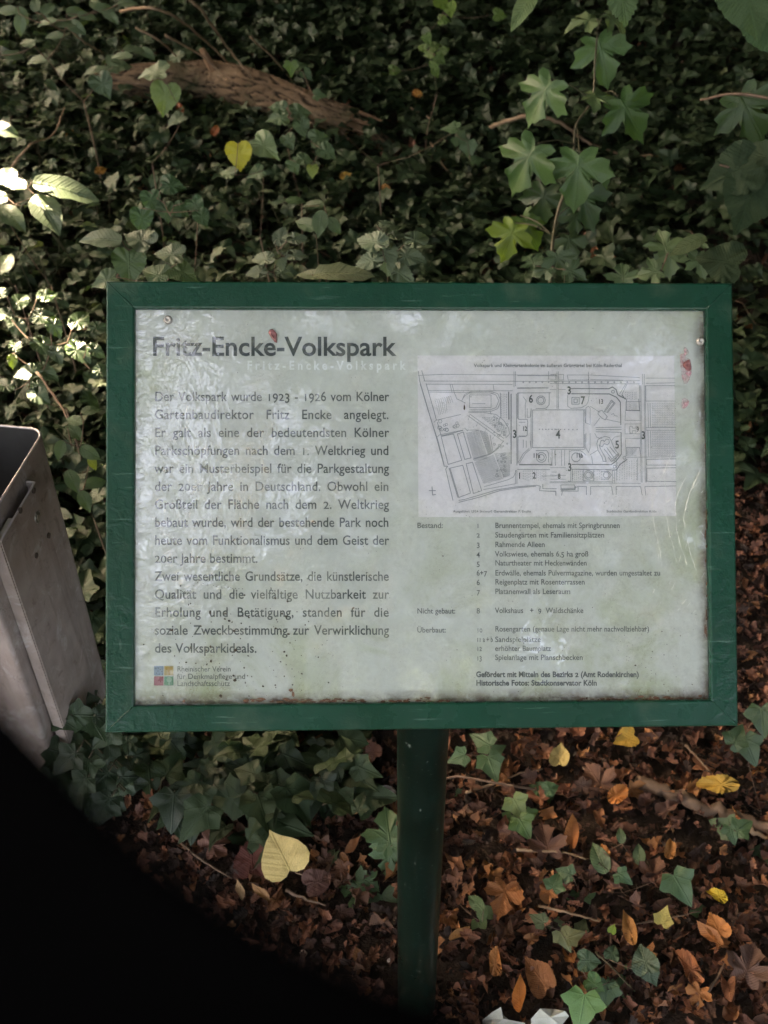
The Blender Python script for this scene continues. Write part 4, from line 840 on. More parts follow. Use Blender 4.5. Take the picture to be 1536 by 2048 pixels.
# channel fixed along the side wall: web stands 13 mm off the wall
def side(u, v, z): s = (ZR-z)/(ZR-ZB)*0; return bp_(u, v, z)
U0, U1, off = .088, .205, -.015
b = MB()
def slab(q0, q1, z0, z1, t_=.0025):
    """vertical sheet between plan points q0,q1 (u,v)"""
    d = np.array(q1)-np.array(q0); d /= np.linalg.norm(d); nn = np.array([d[1], -d[0]])*t_/2
    P = [np.array(q0)+nn, np.array(q1)+nn, np.array(q1)-nn, np.array(q0)-nn]; b.add([bp_(*p, z0) for p in P]+[bp_(*p, z1) for p in P], [(3, 2, 1, 0), (4, 5, 6, 7), (0, 1, 5, 4), (1, 2, 6, 5), (2, 3, 7, 6), (3, 0, 4, 7)])
ZC0 = ZR-.022
slab((U0, off*.9), (U1, off), ZB+.01, ZC0); b.build('channel_web', M['steel'], BIN)
b = MB(); slab((U1+.0014, off), (U1+.0014, .0), ZB+.01, ZC0-.001); b.build('channel_flange', M['steel'], BIN)
b = MB(); slab((U0, -.0015), (U0, off*.9), ZB+.01, ZC0-.0012); b.build('channel_flange', M['steel'], BIN)
b = MB(); 
for q in ((U0, off*.9), (U1, off)): pass
b.tube([np.array(bp_(U0, -.002, ZC0)), np.array(bp_(U0, off*.9, ZC0)), np.array(bp_(U1, off, ZC0)), np.array(bp_(U1+.001, -.001, ZC0))], .0016, 6); b.build('channel_edge', M['rim'], BIN)
b = MB(); P = [bp_(.155, -.003, ZC0-.006), bp_(.20, -.003, ZC0-.006), bp_(.20, -.012, ZC0-.006), bp_(.155, -.012, ZC0-.006)]; b.add(P+[(x, y, z-.004) for x, y, z in P], [(0, 1, 2, 3), (7, 6, 5, 4), (0, 4, 5, 1), (1, 5, 6, 2), (2, 6, 7, 3), (3, 7, 4, 0)]); b.build('fixing_block', simple_mat('pale_block', [(.3, (.4, .36, .3)), (.7, (.55, .5, .43))], 40), BIN)
M['hole'] = simple_mat('rusty_screw', [(.3, (.02, .017, .015)), (.7, (.09, .07, .06))], 200, .5)
wn = np.array([ldir[0]*-1, ldir[1]*-1, 0])
for px, py, r_ in ((67, 981, .0042), (40, 1021, .0042), (75, 1034, .0085), (97, 1071, .0042), (72, 1111, .0042)):
    d = ray(px, py); p0 = np.array(bp_(0, off*.95-.0013, 0)); t_ = ((p0-CAM)@wn)/(d@wn); c = CAM+d*t_; b = MB(); b.tube([c-wn*.001, c+wn*.0015], r_, 12); b.tube([c+wn*.0014, c+wn*.0022], r_*.55, 6)
    b.build('screw', M['screw'] if r_ > .006 else M['hole'], BIN)
b = MB(); q0 = bp_(.10, WB*.5, -.05); q1 = bp_(.10, WB*.5, ZB); b.tube([q0, q1], .024, 16); b.build('bin_post', M['steel'], BIN, smooth=True)
# tab at the front
b = MB(); b.add([bp_(WL+.003, .002, ZR-.03), bp_(WL+.003, .03, ZR-.03), bp_(WL+.003, .03, ZR-.12), bp_(WL+.003, .002, ZR-.12), bp_(WL+.006, .002, ZR-.03), bp_(WL+.006, .03, ZR-.03), bp_(WL+.006, .03, ZR-.12), bp_(WL+.006, .002, ZR-.12)], [(0, 1, 2, 3), (4, 7, 6, 5), (0, 4, 5, 1), (1, 5, 6, 2), (2, 6, 7, 3), (3, 7, 4, 0)]); b.build('hinge_plate', M['steel'], BIN)
b = MB(); b.tube([bp_(WL+.004, .0, ZR-.02), bp_(WL+.004, .0, ZR-.04)], .004, 8); b.build('hinge_pin', M['screw'], BIN, smooth=True)

# ------------------------------------------------------------------ ground cover: ivy carpet and leaf litter
def visible(P, m_=30):
    d = P-CAM; z = d@_f; x = CX+F*(d@CR)/z; y = CY-F*(d@CU)/z
    return (z > .1) & (x > -m_) & (x < 1536+m_) & (y > -m_) & (y < 2048+m_) & ~((x > 225) & (x < 1455) & (y > 575) & (y < 1450)), z, x, y
def patch(x, y, s=1.0): return .5+.5*np.sin(x*2.3*s+1.3)*np.cos(y*1.9*s+.4)+.35*np.sin(x*5.1*s-y*3.3*s+2)
def ivy_density(x, y):
    d = np.ones_like(x)
    near = np.where(x < -.05, 1.04+.10*np.sin(x*9), 2.25+.3*np.sin(x*3+1))
    near = np.where((x > .5), 2.0, near)
    d *= np.clip((y-near)/.12, 0, 1)
    gap = patch(x, y, 1.6); d *= np.where((y < 4.0) & (y > 1.6), np.clip(1.5-gap*1.0, .22, 1), 1)
    return d
N = 66000
x = rng.uniform(-1, 1, N); y = rng.uniform(.9, 7.2, N)**1.0; x = x*(.75+.55*y); keep = rng.uniform(0, 1, N) < ivy_density(x, y)*np.clip((.75+.55*y)/3.6, .18, 1)*1.0; x = x[keep]; y = y[keep]
z = hgt(x, y)+.025+rng.uniform(0, 1, len(x))**1.4*(.085+.05*np.sin(x*3.3+y*2.1)**2)
P = np.c_[x, y, z]; n = len(P)
Rm = rand_frames(n, .42, (-.10, .12, 0)); sc = rng.uniform(.036, .084, n)*np.where(y < 1.7, 1.0, 1.0); tone = np.clip(rng.beta(2, 3, n)+.12*np.sin(x*2+y), 0, 1)
tiv = [template('ivy', .22, .28, .05, seed=1), template('ivy2', .15, .35, .05, seed=2), template('ivy', .30, .15, .06, seed=3), template('ivy2', .2, .2, .08, seed=4)]
# leaves hanging steeper at the front of the left patch
vis, zd, pxx, pyy = visible(P)
size = np.where(vis, sc/zd, 0); order = np.argsort(-size); top = order[:300]; rest = np.setdiff1d(np.arange(n), top)
IV = empty('ivy_carpet', (0, 2.5, float(hgt(0, 2.5))), label='dark green ivy carpet covering the woodland floor behind the notice board', cat='ivy')
o = link('ivy_leaves', mass('ivy_leaves', tiv, P[rest], Rm[rest], sc[rest], tone[rest], M['ivy']), IV); o['kind'] = 'stuff'
ivm = []
for k in range(4):
    for tn in (.12, .35, .6):
        v, f, uv = tiv[k]; ivm.append(mesh('ivy_leaf', v, f, uv=uv, tone=np.full(len(v), tn), smooth=True, mat=M['ivy']))
ivinv = MW(IV).inverted()
for i in top:
    o = bpy.data.objects.new('leaf', ivm[rng.integers(0, len(ivm))]); COL.objects.link(o); o.parent = IV; o.matrix_parent_inverse = ivinv; setm(o, P[i], Rm[i], float(sc[i]))
# ivy runners (vines) between the leaves
b = MB()
for k in range(60):
    x0, y0 = random.uniform(-1.6, 1.8), random.uniform(1.1, 5.2); a_ = random.uniform(0, 6.28); pts = []
    for j in range(7):
        pts.append((x0, y0, float(hgt(x0, y0))+.03+.03*math.sin(j*1.7+k))); a_ += random.uniform(-.5, .5); x0 += .1*math.cos(a_); y0 += .1*math.sin(a_)
    if ivy_density(np.array([x0]), np.array([y0]))[0] > .1: b.tube(pts, .0022, 5)
b.build('vines', M['twig'], IV)
# litter
def litter(N, yr, xr, smin, smax, lift, tilt, tset):
    x = rng.uniform(*xr, N); y = rng.uniform(*yr, N); z = hgt(x, y)+rng.uniform(0, lift, N)
    return np.c_[x, y, z], rand_frames(N, tilt), rng.uniform(smin, smax, N)
tl = [template('heart', .2, .3, .2, 3.5, 21), template('torn', .2, .3, .2, 4.5, 22), template('maple', .1, .3, .12, 2.8, 23), template('shard', .3, .2, .1, 4.5, 24), template('torn', .1, -.3, .2, 2.5, 25), template('ivy', .2, .3, .1, 4.0, 26), template('shard', .1, .4, .2, 6.5, 27)]
P1, R1, S1 = litter(23000, (.35, 2.3), (-1.3, 1.4), .011, .038, .035, .55, 0)
P2, R2, S2 = litter(5000, (2.3, 6.0), (-3, 3), .02, .05, .03, .5, 0)
P = np.vstack([P1, P2]); Rm = np.vstack([R1, R2]); sc = np.r_[S1, S2]; n = len(P); tone = np.clip(rng.beta(1.1, 1.5, n), 0, 1)
vis, zd, pxx, pyy = visible(P); fg = vis & (pyy > 1470) & ~((pyy > 1400+.75*pxx) & (pxx < 850))
size = np.where(fg, sc*(.5+P[:, 2]-hgt(P[:, 0], P[:, 1])), 0); order = np.argsort(-size); top = order[:230]; rest = np.setdiff1d(np.arange(n), top)
o = link('leaf_litter', mass('leaf_litter', tl, P[rest], Rm[rest], sc[rest], tone[rest], M['litter'])); tag(o, 'brown crumbled leaf litter covering the soil round the post', 'leaf litter', kind='stuff')
DEADC = [(.13, .055, .032), (.17, .065, .035), (.20, .085, .045), (.10, .05, .034), (.26, .11, .045), (.12, .06, .045)]
DEADN = ['reddish brown', 'rusty brown', 'light rusty', 'dark brown', 'orange-brown', 'dull brown']
DEADS = ['rounded curled', 'tightly curled torn', 'lobed', 'ragged curled', 'torn flat', 'three-pointed', 'rolled-up']
def dlf(name, mesh_, pos, rm, s, col, label, grp=None):
    o = bpy.data.objects.new(name, mesh_); COL.objects.link(o); setm(o, pos, rm, s); o.color = (*col, 1); tag(o, label, 'fallen leaf', grp); return o
dm_ = [mesh('dead_leaf', v, f, uv=uv, smooth=True, mat=M['deadobj']) for v, f, uv in tl]
for i in top:
    ci, mi = rng.integers(0, len(DEADC)), rng.integers(0, len(dm_)); side = 'left' if pxx[i] < 850 else 'right'; row = 'just below the board' if pyy[i] < 1640 else ('in the middle rows' if pyy[i] < 1850 else 'near the bottom edge')
    dlf('fallen_leaf', dm_[mi], P[i]+[0, 0, .006], Rm[i], float(sc[i]*1.15), DEADC[ci], '%s %s dead leaf %s of the post %s' % (DEADN[ci], DEADS[mi], side, row), 'dead leaves in the litter below the board')

# ------------------------------------------------------------------ single fallen leaves that stand out
def fallen(px, py, size, ang, kind, col, label, curl=0.0, up=.75, lift=.03, wid=1.0, fold=.15, droop=.1, tilt=(0, 0), mat='deadobj', ripple=.04):
    if kind != 'round': col = tuple(v*.74 for v in col)
    g_ = on_ground(px, py, lift); d = proj(g_)[2]
    k = dict(fold=fold, droop=droop, ripple=ripple); size *= .74 if kind == 'maple' else .84
    if kind in ('maple', 'ovate', 'long') and ripple == .04: k['ripple'] = .13; curl = max(curl, 1.6)
    if kind == 'ovate': kind = 'horn'
    if kind == 'round': mat = 'smoothobj'; k['ripple'] = .025; k['droop'] = .05
    if curl: k['curl'] = curl; up = up-.15
    if curl: k['curl'] = curl
    o, _ = leaf_at(None, px, py, d, size, ang, kind, mat, col, up, tilt, wid, 'fallen_leaf', **k)
    tag(o, label, 'fallen leaf'); return o
YEL, ORA, BRN, TAN = (.62, .46, .15), (.50, .17, .05), (.16, .075, .05), (.40, .23, .12)
for a_ in ((562, 1706, 104, 122, 'round', (.62, .49, .22), 'large pale yellow heart-shaped leaf lying left of the post', 0, .4, .11, 1.12),
           (1250, 1478, 58, 200, 'heart', (.55, .33, .06), 'amber yellow leaf just below the lower right frame of the board', 1.5),
           (1438, 1568, 104, 178, 'horn', (.50, .30, .06), 'long toothed yellow leaf lying above the thick stick', 0, .6, .05, .62),
           (1236, 1590, 62, 48, 'ovate', (.55, .20, .06), 'orange cupped leaf near the left end of the thick stick', 3.0),
           (1120, 1510, 50, 80, 'heart', (.50, .38, .15), 'small yellow-tan pointed leaf under the middle of the board right of the post', 2.2),
           (1436, 1792, 48, 160, 'ovate', (.66, .47, .06), 'bright yellow curled leaf at the right edge of the litter', 3.5),
           (1328, 1832, 46, 60, 'ivy2', (.60, .52, .18), 'yellow triangular leaf low on the right among green shoots', 1.0),
           (1432, 1852, 52, 110, 'heart', (.50, .19, .06), 'orange triangular leaf at the lower right', 2.0),
           (1143, 1668, 92, 88, 'long', (.42, .15, .05), 'slender orange-brown leaf standing upright above the long twig', 5.0, .1),
           (1006, 1798, 84, 250, 'maple', (.36, .13, .045), 'orange-brown lobed maple leaf right of the post', 1.5),
           (1258, 1858, 74, 110, 'long', (.50, .22, .07), 'narrow orange curled leaf low in the right-hand litter', 5.0),
           (918, 1868, 60, 30, 'long', (.46, .24, .10), 'tan rolled leaf right beside the post near its foot', 6.0),
           (990, 1925, 62, 80, 'ovate', (.46, .18, .06), 'orange folded leaf with a forked end right of the post foot', 5.0, .3),
           (1038, 1988, 84, 92, 'long', (.55, .18, .04), 'bright orange rolled leaf above the torn white litter', 6.0, .2),
           (1075, 1950, 80, 130, 'heart', (.30, .12, .05), 'dark orange pointed leaf above the right piece of torn paper', 3.0),
           (1420, 1870, 72, 130, 'long', (.42, .17, .07), 'long orange-brown curled leaf below the triangular orange one', 5.0),
           (1378, 1935, 88, 140, 'ovate', (.36, .13, .06), 'reddish leaf curled into a ring at the lower right', 5.5),
           (1395, 1995, 58, 240, 'maple', (.40, .16, .06), 'small orange star-shaped leaf near the lower right corner', 1.5),
           (1090, 1680, 84, 100, 'maple', (.15, .07, .05), 'flat brown maple leaf just above the long pale twig'),
           (1192, 1556, 78, 120, 'maple', (.16, .075, .05), 'brown lobed leaf under the board left of the orange cupped leaf', 1.0),
           (1310, 1740, 70, 60, 'maple', (.16, .07, .045), 'brown lobed leaf right of the long pale twig', 1.0),
           (437, 1682, 86, 30, 'maple', (.22, .10, .075), 'wide dusty brown leaf with a stalk left of the yellow heart leaf', 1.2),
           (503, 1715, 80, 100, 'heart', (.17, .055, .045), 'dark red-brown leaf touching the yellow heart leaf on its left', 1.2),
           (480, 1780, 52, 95, 'long', (.48, .30, .17), 'tan strip of curled leaf below the yellow heart leaf', 6.0, .3),
           (522, 1786, 56, 140, 'long', (.40, .22, .11), 'thin tan ring of curled leaf right of the tan strip', 6.5),
           (638, 1762, 72, 20, 'heart', (.13, .06, .05), 'flat dark brown leaf right of the yellow heart leaf', .8),
           (700, 1610, 66, 150, 'long', (.48, .22, .10), 'orange-tan leaf just left of the post under the pale stone', 3.5),
           (706, 1690, 60, 30, 'long', (.46, .19, .09), 'orange curled strip left of the middle of the post', 6.0),
           (690, 1725, 50, 300, 'long', (.50, .22, .11), 'short orange rolled leaf left of the post below the curled strip', 5.0),
           (1498, 1925, 100, 60, 'maple', (.13, .07, .055), 'big dull brown leaf at the right edge near the bottom', .8),
           (730, 1530, 48, 60, 'maple', (.42, .18, .08), 'light orange leaf touching the left side of the post top', 2.0),
           (1340, 1700, 44, 80, 'ovate', (.45, .20, .07), 'small orange leaf in the middle of the right-hand litter', 4.0),
           (1208, 1708, 40, 100, 'ovate', (.50, .20, .07), 'small bright orange leaf behind the green shoot by the long twig', 3.0),
           (745, 1500, 44, 120, 'heart', (.34, .16, .12), 'pinkish brown leaf left of the post right under the frame', 2.0)):
    a_ = list(a_); base = a_[:7]; cl = a_[7] if len(a_) > 7 else 0; up = a_[8] if len(a_) > 8 else .7; lf = a_[9] if len(a_) > 9 else .04; wd = a_[10] if len(a_) > 10 else 1.0
    fallen(*base, curl=cl, up=up, lift=lf, wid=wd)
b = MB(); g0 = on_ground(590, 1745, .04); b.tube(smooth_path([g0, on_ground(608, 1752, .04), on_ground(622, 1770, .02)], 3), .0012, 5); o = b.build('leaf_stalk', M['paletwig']); tag(o, 'thin pale stalk lying at the lower right edge of the yellow heart leaf', 'leaf stalk')

# ------------------------------------------------------------------ twigs and sticks
def twig(pts, r, label, mat='twig', lift=.035, r1=None, cat='twig', name='twig', world=False, n=7):
    P = [np.array(p) if world else on_ground(p[0], p[1], lift) for p in pts]; P = smooth_path(P, 6); m_ = len(P); b_ = MB()
    P = [p+np.array([random.gauss(0, r*.25), random.gauss(0, r*.25), random.gauss(0, r*.2)]) for p in P]
    b_.tube(P, list(np.linspace(r, r1 or r*.5, m_)), n); o = b_.build(name, M[mat], smooth=True); tag(o, label, cat); return o
twig([(1275, 1562), (1330, 1585), (1400, 1610), (1470, 1632), (1560, 1668)], .0125, 'thick grey-brown stick lying in the litter at the right edge', lift=.03, r1=.010, cat='stick', name='stick', n=10)
twig([(930, 1586), (975, 1572), (1020, 1553), (1085, 1538)], .0028, 'pale bent twig right of the post below the board', 'paletwig')
twig([(1033, 1700), (1080, 1702), (1130, 1706), (1172, 1718)], .003, 'long straight pale twig in the right-hand litter', 'paletwig')
twig([(1075, 1812), (1120, 1822), (1160, 1832), (1198, 1842)], .0026, 'thin pale twig right of the orange-brown maple leaf', 'paletwig')
twig([(1480, 1650), (1510, 1665), (1545, 1680)], .006, 'broken pale stick end at the right edge below the thick stick', 'paletwig')
twig([(352, 1672), (380, 1702), (415, 1728), (462, 1756)], .0030, 'brown twig running down left of the tan leaf strip')
twig([(570, 1780), (605, 1795), (652, 1812)], .0034, 'short brown twig below the yellow heart leaf')
twig([(1395, 2010), (1425, 1970), (1450, 1925)], .0032, 'brown twig in the lower right corner')
twig([(1370, 1490), (1400, 1520), (1420, 1545)], .0028, 'short twig right of the amber leaf below the frame')
twig([(1165, 1535), (1205, 1560), (1245, 1570)], .0026, 'dark twig under the board touching the thick stick')
twig([(1220, 1850), (1290, 1845), (1345, 1835), (1400, 1822)], .0018, 'thin dark runner among the green shoots at the lower right')
twig([(1190, 1905), (1230, 1940), (1262, 1975)], .0020, 'thin stalk between the green shoots above the star-shaped leaf', 'stem')
twig([(420, 1400-0), (430, 1460), (455, 1500)], .0022, 'thin runner under the lower left frame', 'stem')
# arching dead stems by the log, and the grey branch on the right
def arch(pts, r, label, mat='paletwig'):
    P = [on_ground(p[0], p[1], p[2]) for p in pts]; return twig(P, r, label, mat, world=True, name='dead_stem', cat='stem', r1=r*.5)
arch([(240, 22, .45), (300, 16, .55), (360, 40, .45), (420, 90, .3), (470, 140, .15), (530, 190, .08)], .0055, 'long arching dead stem crossing over the log on the left')
arch([(368, -10, .6), (410, 30, .5), (455, 95, .3), (500, 150, .2), (560, 215, .06)], .0055, 'straight dead stem falling from the top edge onto the log')
arch([(330, 70, .35), (400, 110, .25), (450, 150, .18), (545, 205, .12)], .004, 'thin dead stem lying on top of the log')
arch([(135, 55, .4), (170, 85, .3), (205, 105, .2)], .004, 'short leaning stem left of the arching stems')
arch([(270, 55, .35), (320, 82, .3), (350, 110, .2), (382, 138, .12)], .004, 'short dead stem behind the left part of the log')
arch([(500, 75, .3), (540, 110, .2), (575, 150, .1), (600, 185, .05)], .0035, 'leaning stem behind the middle of the log')
arch([(15, 345, .3), (60, 290, .35), (105, 270, .3), (130, 215, .3)], .004, 'brown stem rising through the leaves at the left edge')
arch([(950, 282, .05), (990, 250, .12), (1055, 232, .18), (1110, 240, .16), (1160, 275, .08), (1210, 300, .06), (1300, 312, .05), (1395, 308, .03)], .0085, 'winding grey branch lying behind the sapling')
arch([(820, 215, .05), (860, 238, .08), (890, 255, .06), (930, 285, .04)], .005, 'thin dark branch left of the winding grey branch')
arch([(620, 245, .14), (650, 255, .1), (672, 262, .06)], .004, 'bare twig on the side of the log')
arch([(860, 285, .1), (900, 345, .06), (960, 350, .04)], .004, 'thin twig in the ivy below the winding branch')

# ------------------------------------------------------------------ torn white litter and pale stone
M['white'] = simple_mat('white_wrapper', [(.3, (.34, .37, .33)), (.7, (.46, .48, .44))], 60, .5, .6, 120, dist=.002)
def scrap(px0, pts, label, lift):
    P = [on_ground(x, y, lift+dz) for x, y, dz in pts]; c = sum(P)/len(P)+np.array([0, 0, .006]); b_ = MB(); n = len(P)
    vs = [c]+P+[p-np.array([0, 0, .0008]) for p in P]+[c-np.array([0, 0, .0008])]
    fs = [(0, 1+k, 1+(k+1) % n) for k in range(n)]+[(2*n+1, 1+n+(k+1) % n, 1+n+k) for k in range(n)]+[(1+k, 1+n+k, 1+n+(k+1) % n, 1+(k+1) % n) for k in range(n)]
    b_.add(vs, fs); o = b_.build('paper_scrap', M['white']); tag(o, label, 'litter')
scrap(0, [(965, 2040, .0), (985, 2024, .012), (1002, 2014, .02), (1006, 2030, .01), (1020, 2042, .012), (1050, 2046, .01), (1052, 2066, 0), (965, 2068, 0)], 'crumpled white scrap of wrapper at the bottom edge, nearest the post', .035)
scrap(0, [(1062, 2038, .012), (1080, 2017, .02), (1108, 2018, .006), (1130, 2022, .018), (1138, 2032, .01), (1122, 2052, .012), (1100, 2068, 0), (1062, 2062, 0)], 'crumpled white scrap of wrapper at the bottom edge beside the light green leaf', .035)
def stone(px, py, w, h, label, mat, lift=.02):
    c = on_ground(px, py, lift); d = proj(c)[2]; r_ = np.random.default_rng(int(px)); vs = []; n = 8; L = w*d/F/2; H = h*d/F/2
    for j, (s, z) in enumerate(((.7, -1), (1, -.3), (.95, .5), (.6, 1))):
        for k in range(n): a = 2*math.pi*k/n; q = r_.uniform(.8, 1.2); vs.append(c+np.array([L*s*q*math.cos(a), H*s*q*math.sin(a)*1.2, H*z*r_.uniform(.8, 1.1)]))
    fs = [(j*n+k, j*n+(k+1) % n, (j+1)*n+(k+1) % n, (j+1)*n+k) for j in range(3) for k in range(n)]+[tuple(range(n))[::-1], tuple(range(3*n, 4*n))]
    b_ = MB(); b_.add(vs, fs); o = b_.build('stone', mat); tag(o, label, 'stone')
pale = simple_mat('pale_chip', [(.3, (.42, .36, .30)), (.7, (.62, .55, .47))], 40, .8, .5, 90)
stone(772, 1583, 44, 22, 'pale wood chip or stone touching the left side of the post', pale); stone(607, 1907, 14, 12, 'tiny white pebble near the dark strap', pale); stone(779, 1922, 11, 9, 'tiny pale pebble left of the foot of the post', pale)

# ------------------------------------------------------------------ plants
def plant(name, label, cat, basepx, lift=0, depth=None):
    p = on_ground(*basepx); return empty(name, p, label=label, cat=cat), p
def petiole(par, a, b_, r=.0011, sag=.0, mat='stem'):
    a, b_ = np.array(a), np.array(b_); mm = (a+b_)/2+np.array([0, 0, sag]); q = MB(); q.tube(smooth_path([a, mm, b_], 4), r, 5); q.build('stalk', M[mat], par, smooth=True)
def stem(par, pts, r, mat='stem', r1=None, name='stem'):
    P = smooth_path(pts, 6); q = MB(); q.tube(P, list(np.linspace(r, r1 or r*.5, len(P))), 7); return q.build(name, M[mat], par, smooth=True)
# maple sapling
SD = 2.35
base = CAM+ray(1110, 842)*0
gx = at_depth(1148, 420, SD); foot = np.array([gx[0]-.02, gx[1], float(hgt(gx[0], gx[1]))])
MS = empty('maple_sapling', foot, label='young maple sapling with lobed green leaves rising behind the board on the right', cat='sapling')
D_ = lambda x, y, dz=0: at_depth(x, y, SD+dz)
stem(MS, [foot, D_(1100, 560), D_(1110, 450), D_(1128, 385), D_(1146, 320), D_(1152, 250), D_(1184, 200), D_(1190, 120), D_(1195, 60)], .0042, r1=.0016)
G1, G2, G3 = (.062, .13, .045), (.045, .105, .030), (.13, .20, .025)
for px, py, sz, ang, up, tl_, col, dz, node in (
        (1207, 112, 104, -72, .25, (.25, 0), G1, 0, (1188, 70)), (1078, 196, 104, 232, .1, (-.1, .1), G1, -.05, (1184, 203)), (1205, 192, 78, -12, .75, (0, .1), (.10, .16, .07), -.02, (1184, 203)), (1262, 228, 104, -52, .15, (.25, 0), G2, -.03, (1210, 185)),
        (1046, 330, 116, 235, .05, (-.1, 0), G2, -.10, (1152, 290)), (1156, 352, 120, -92, .1, (0, .1), G1, -.12, (1152, 252)), (1172, 408, 92, -70, .1, (.1, 0), (.03, .075, .028), .05, (1146, 330)), (1084, 408, 84, -100, .1, (0, 0), (.028, .065, .02), .05, (1140, 345)),
        (1018, 478, 84, -112, .15, (0, 0), G3, .06, (1105, 470)), (1058, 462, 84, -60, .05, (0, 0), (.06, .12, .02), .08, (1105, 470)), (1166, 38, 70, 185, .8, (0, .1), (.10, .15, .07), 0, (1195, 60)), (1234, 40, 66, -30, .6, (.2, .1), (.10, .15, .07), 0, (1195, 60)),
        (1150, 440, 60, -90, .1, (0, 0), (.03, .07, .025), .1, (1118, 430)), (1142, 490, 62, -80, .3, (0, 0), (.05, .09, .04), .1, (1108, 480)), (1206, 345, 40, -60, .7, (0, 0), G1, 0, (1152, 300))):
    o, bs = leaf_at(MS, px, py, SD+dz, sz*.92, ang, 'maple', 'palmobj', col, up+.12, (tl_[0]+random.uniform(-.2, .2), tl_[1]+random.uniform(-.1, .15)), fold=.06, droop=.40, ripple=.07)
    petiole(MS, D_(*node), bs, .0012, .008)
# generic small plants
def small_plant(label, leaves, depth, kind, mat, col, foot_px=None, cat='plant', name='woodland_plant', up=.5, r=.0022, fold=.2, droop=.25, root=None):
    """leaves: (px,py,size,angle[,up[,colour[,kind[,ddepth]]]])"""
    cx_ = np.mean([l[0] for l in leaves]); cy_ = np.mean([l[1] for l in leaves]); c = at_depth(cx_, cy_, depth)
    f_ = np.array([c[0]+random.uniform(-.03, .03), c[1]+.02, float(hgt(c[0], c[1]))]) if root is None else root
    E_ = empty(name, f_, label=label, cat=cat)
    L = sorted(leaves, key=lambda l: -l[1]); fork = f_*.35+c*.65+np.array([random.uniform(-.02, .02), .015, -.02])
    stem(E_, [f_, f_*.6+fork*.4+np.array([random.uniform(-.02, .02), .02, 0]), fork], r, 'twig', r1=r*.65)
    nodes = [fork]
    for l in sorted(L, key=lambda l: np.linalg.norm(at_depth(l[0], l[1], depth)-fork)):
        px, py, sz, ang = l[:4]; u_ = l[4] if len(l) > 4 and l[4] is not None else up+random.uniform(-.1, .1); cl = l[5] if len(l) > 5 and l[5] else col; kd = l[6] if len(l) > 6 and l[6] else kind; dd = l[7] if len(l) > 7 else random.uniform(-.05, .05)
        o, bs = leaf_at(E_, px, py, depth+dd, sz, ang, kd, mat if kd not in ('maple', 'ivy', 'ivy2') else 'palmobj', cl, u_, (random.uniform(-.12, .12), random.uniform(-.1, .1)), fold=fold, droop=droop)
        nd = min(nodes, key=lambda q: np.linalg.norm(q-bs)+.15*np.linalg.norm(q-fork)); mid_ = (nd+bs)/2+np.array([random.uniform(-.004, .004), 0, -.12*np.linalg.norm(nd-bs)])
        petiole(E_, nd, bs, r*.38, -.06*np.linalg.norm(nd-bs), 'twig'); nodes += [bs, mid_*.999]
    return E_
GL, GM, GD = (.085, .13, .07), (.055, .10, .045), (.032, .068, .032)
small_plant('bright leafy shoot with long ribbed leaves at the left edge, in the sun', [(125, 372, 135, -8, .75, (.10, .14, .085), 'long', .0), (92, 418, 92, -52, .7, (.10, .14, .085), 'ovate', -.02), (30, 366, 56, 160, .7), (22, 430, 74, -38, .7), (8, 352, 60, 200, .6), (-18, 395, 70, 180, .6)], 2.40, 'ovate', 'glossobj', (.085, .13, .07), r=.002, fold=.18)
small_plant('single pale ribbed leaf shoot at the far left edge above the bright shoot', [(8, 258, 58, -15, .6), (-30, 250, 60, 170, .6), (8, 525, 60, 80, .5), (-25, 500, 60, 150, .5)], 2.40, 'ovate', 'glossobj', (.10, .15, .08))
small_plant('shoot of two pointed and several round leaves behind the left end of the board top', [(205, 475, 84, 172, .6, (.12, .165, .11), 'ovate'), (277, 476, 66, 150, .6, (.12, .165, .11), 'heart'), (340, 506, 58, 170, .7, (.12, .16, .10)), (258, 532, 74, -88, .2, (.06, .115, .05)), (312, 548, 60, 150, .5, (.09, .14, .07)), (368, 545, 62, -20, .6, (.09, .14, .07)), (210, 560, 50, 200, .5)], 1.75, 'heart', 'leafobj', GL)
small_plant('toothed hornbeam sprig standing behind the board top left of its middle', [(560, 474, 44, 70, .3), (592, 476, 42, 20, .6), (528, 516, 50, 170, .7), (590, 510, 46, 10, .7), (560, 518, 40, -70, .3), (516, 543, 44, 185, .6), (566, 545, 40, 0, .6)], 2.0, 'horn', 'leafobj', (.11, .15, .10))
small_plant('toothed bramble shoot standing behind the middle of the board top', [(748, 482, 70, 160, .6), (792, 470, 40, 20, .8), (770, 508, 76, -75, .3), (832, 478, 62, 30, .7), (815, 510, 66, -10, .6), (742, 520, 60, 195, .6), (800, 545, 62, -30, .5), (768, 447, 34, 20, .8)], 2.0, 'horn', 'leafobj', (.10, .145, .09))
small_plant('long pale leaf lying flat just behind the middle of the board top', [(680, 541, 125, 8, .8, (.14, .17, .10), 'long'), (625, 548, 60, 170, .7, (.10, .13, .07), 'long')], 1.7, 'long', 'leafobj', GL)
small_plant('pale lobed maple seedling behind the right part of the board top', [(1328, 482, 60, 100, .5), (1375, 498, 44, -30, .6), (1340, 524, 56, -90, .3), (1402, 530, 48, -70, .4), (1398, 480, 40, 40, .7), (1300, 545, 50, 190, .5)], 2.15, 'maple', 'leafobj', (.08, .13, .06))
small_plant('small lobed seedling at the board top under the maple sapling', [(1118, 525, 56, -70, .3), (1085, 540, 44, 200, .5), (1150, 545, 46, -20, .5), (1245, 545, 56, 90, .5), (1060, 520, 40, 130, .6)], 2.3, 'maple', 'leafobj', (.055, .10, .05))
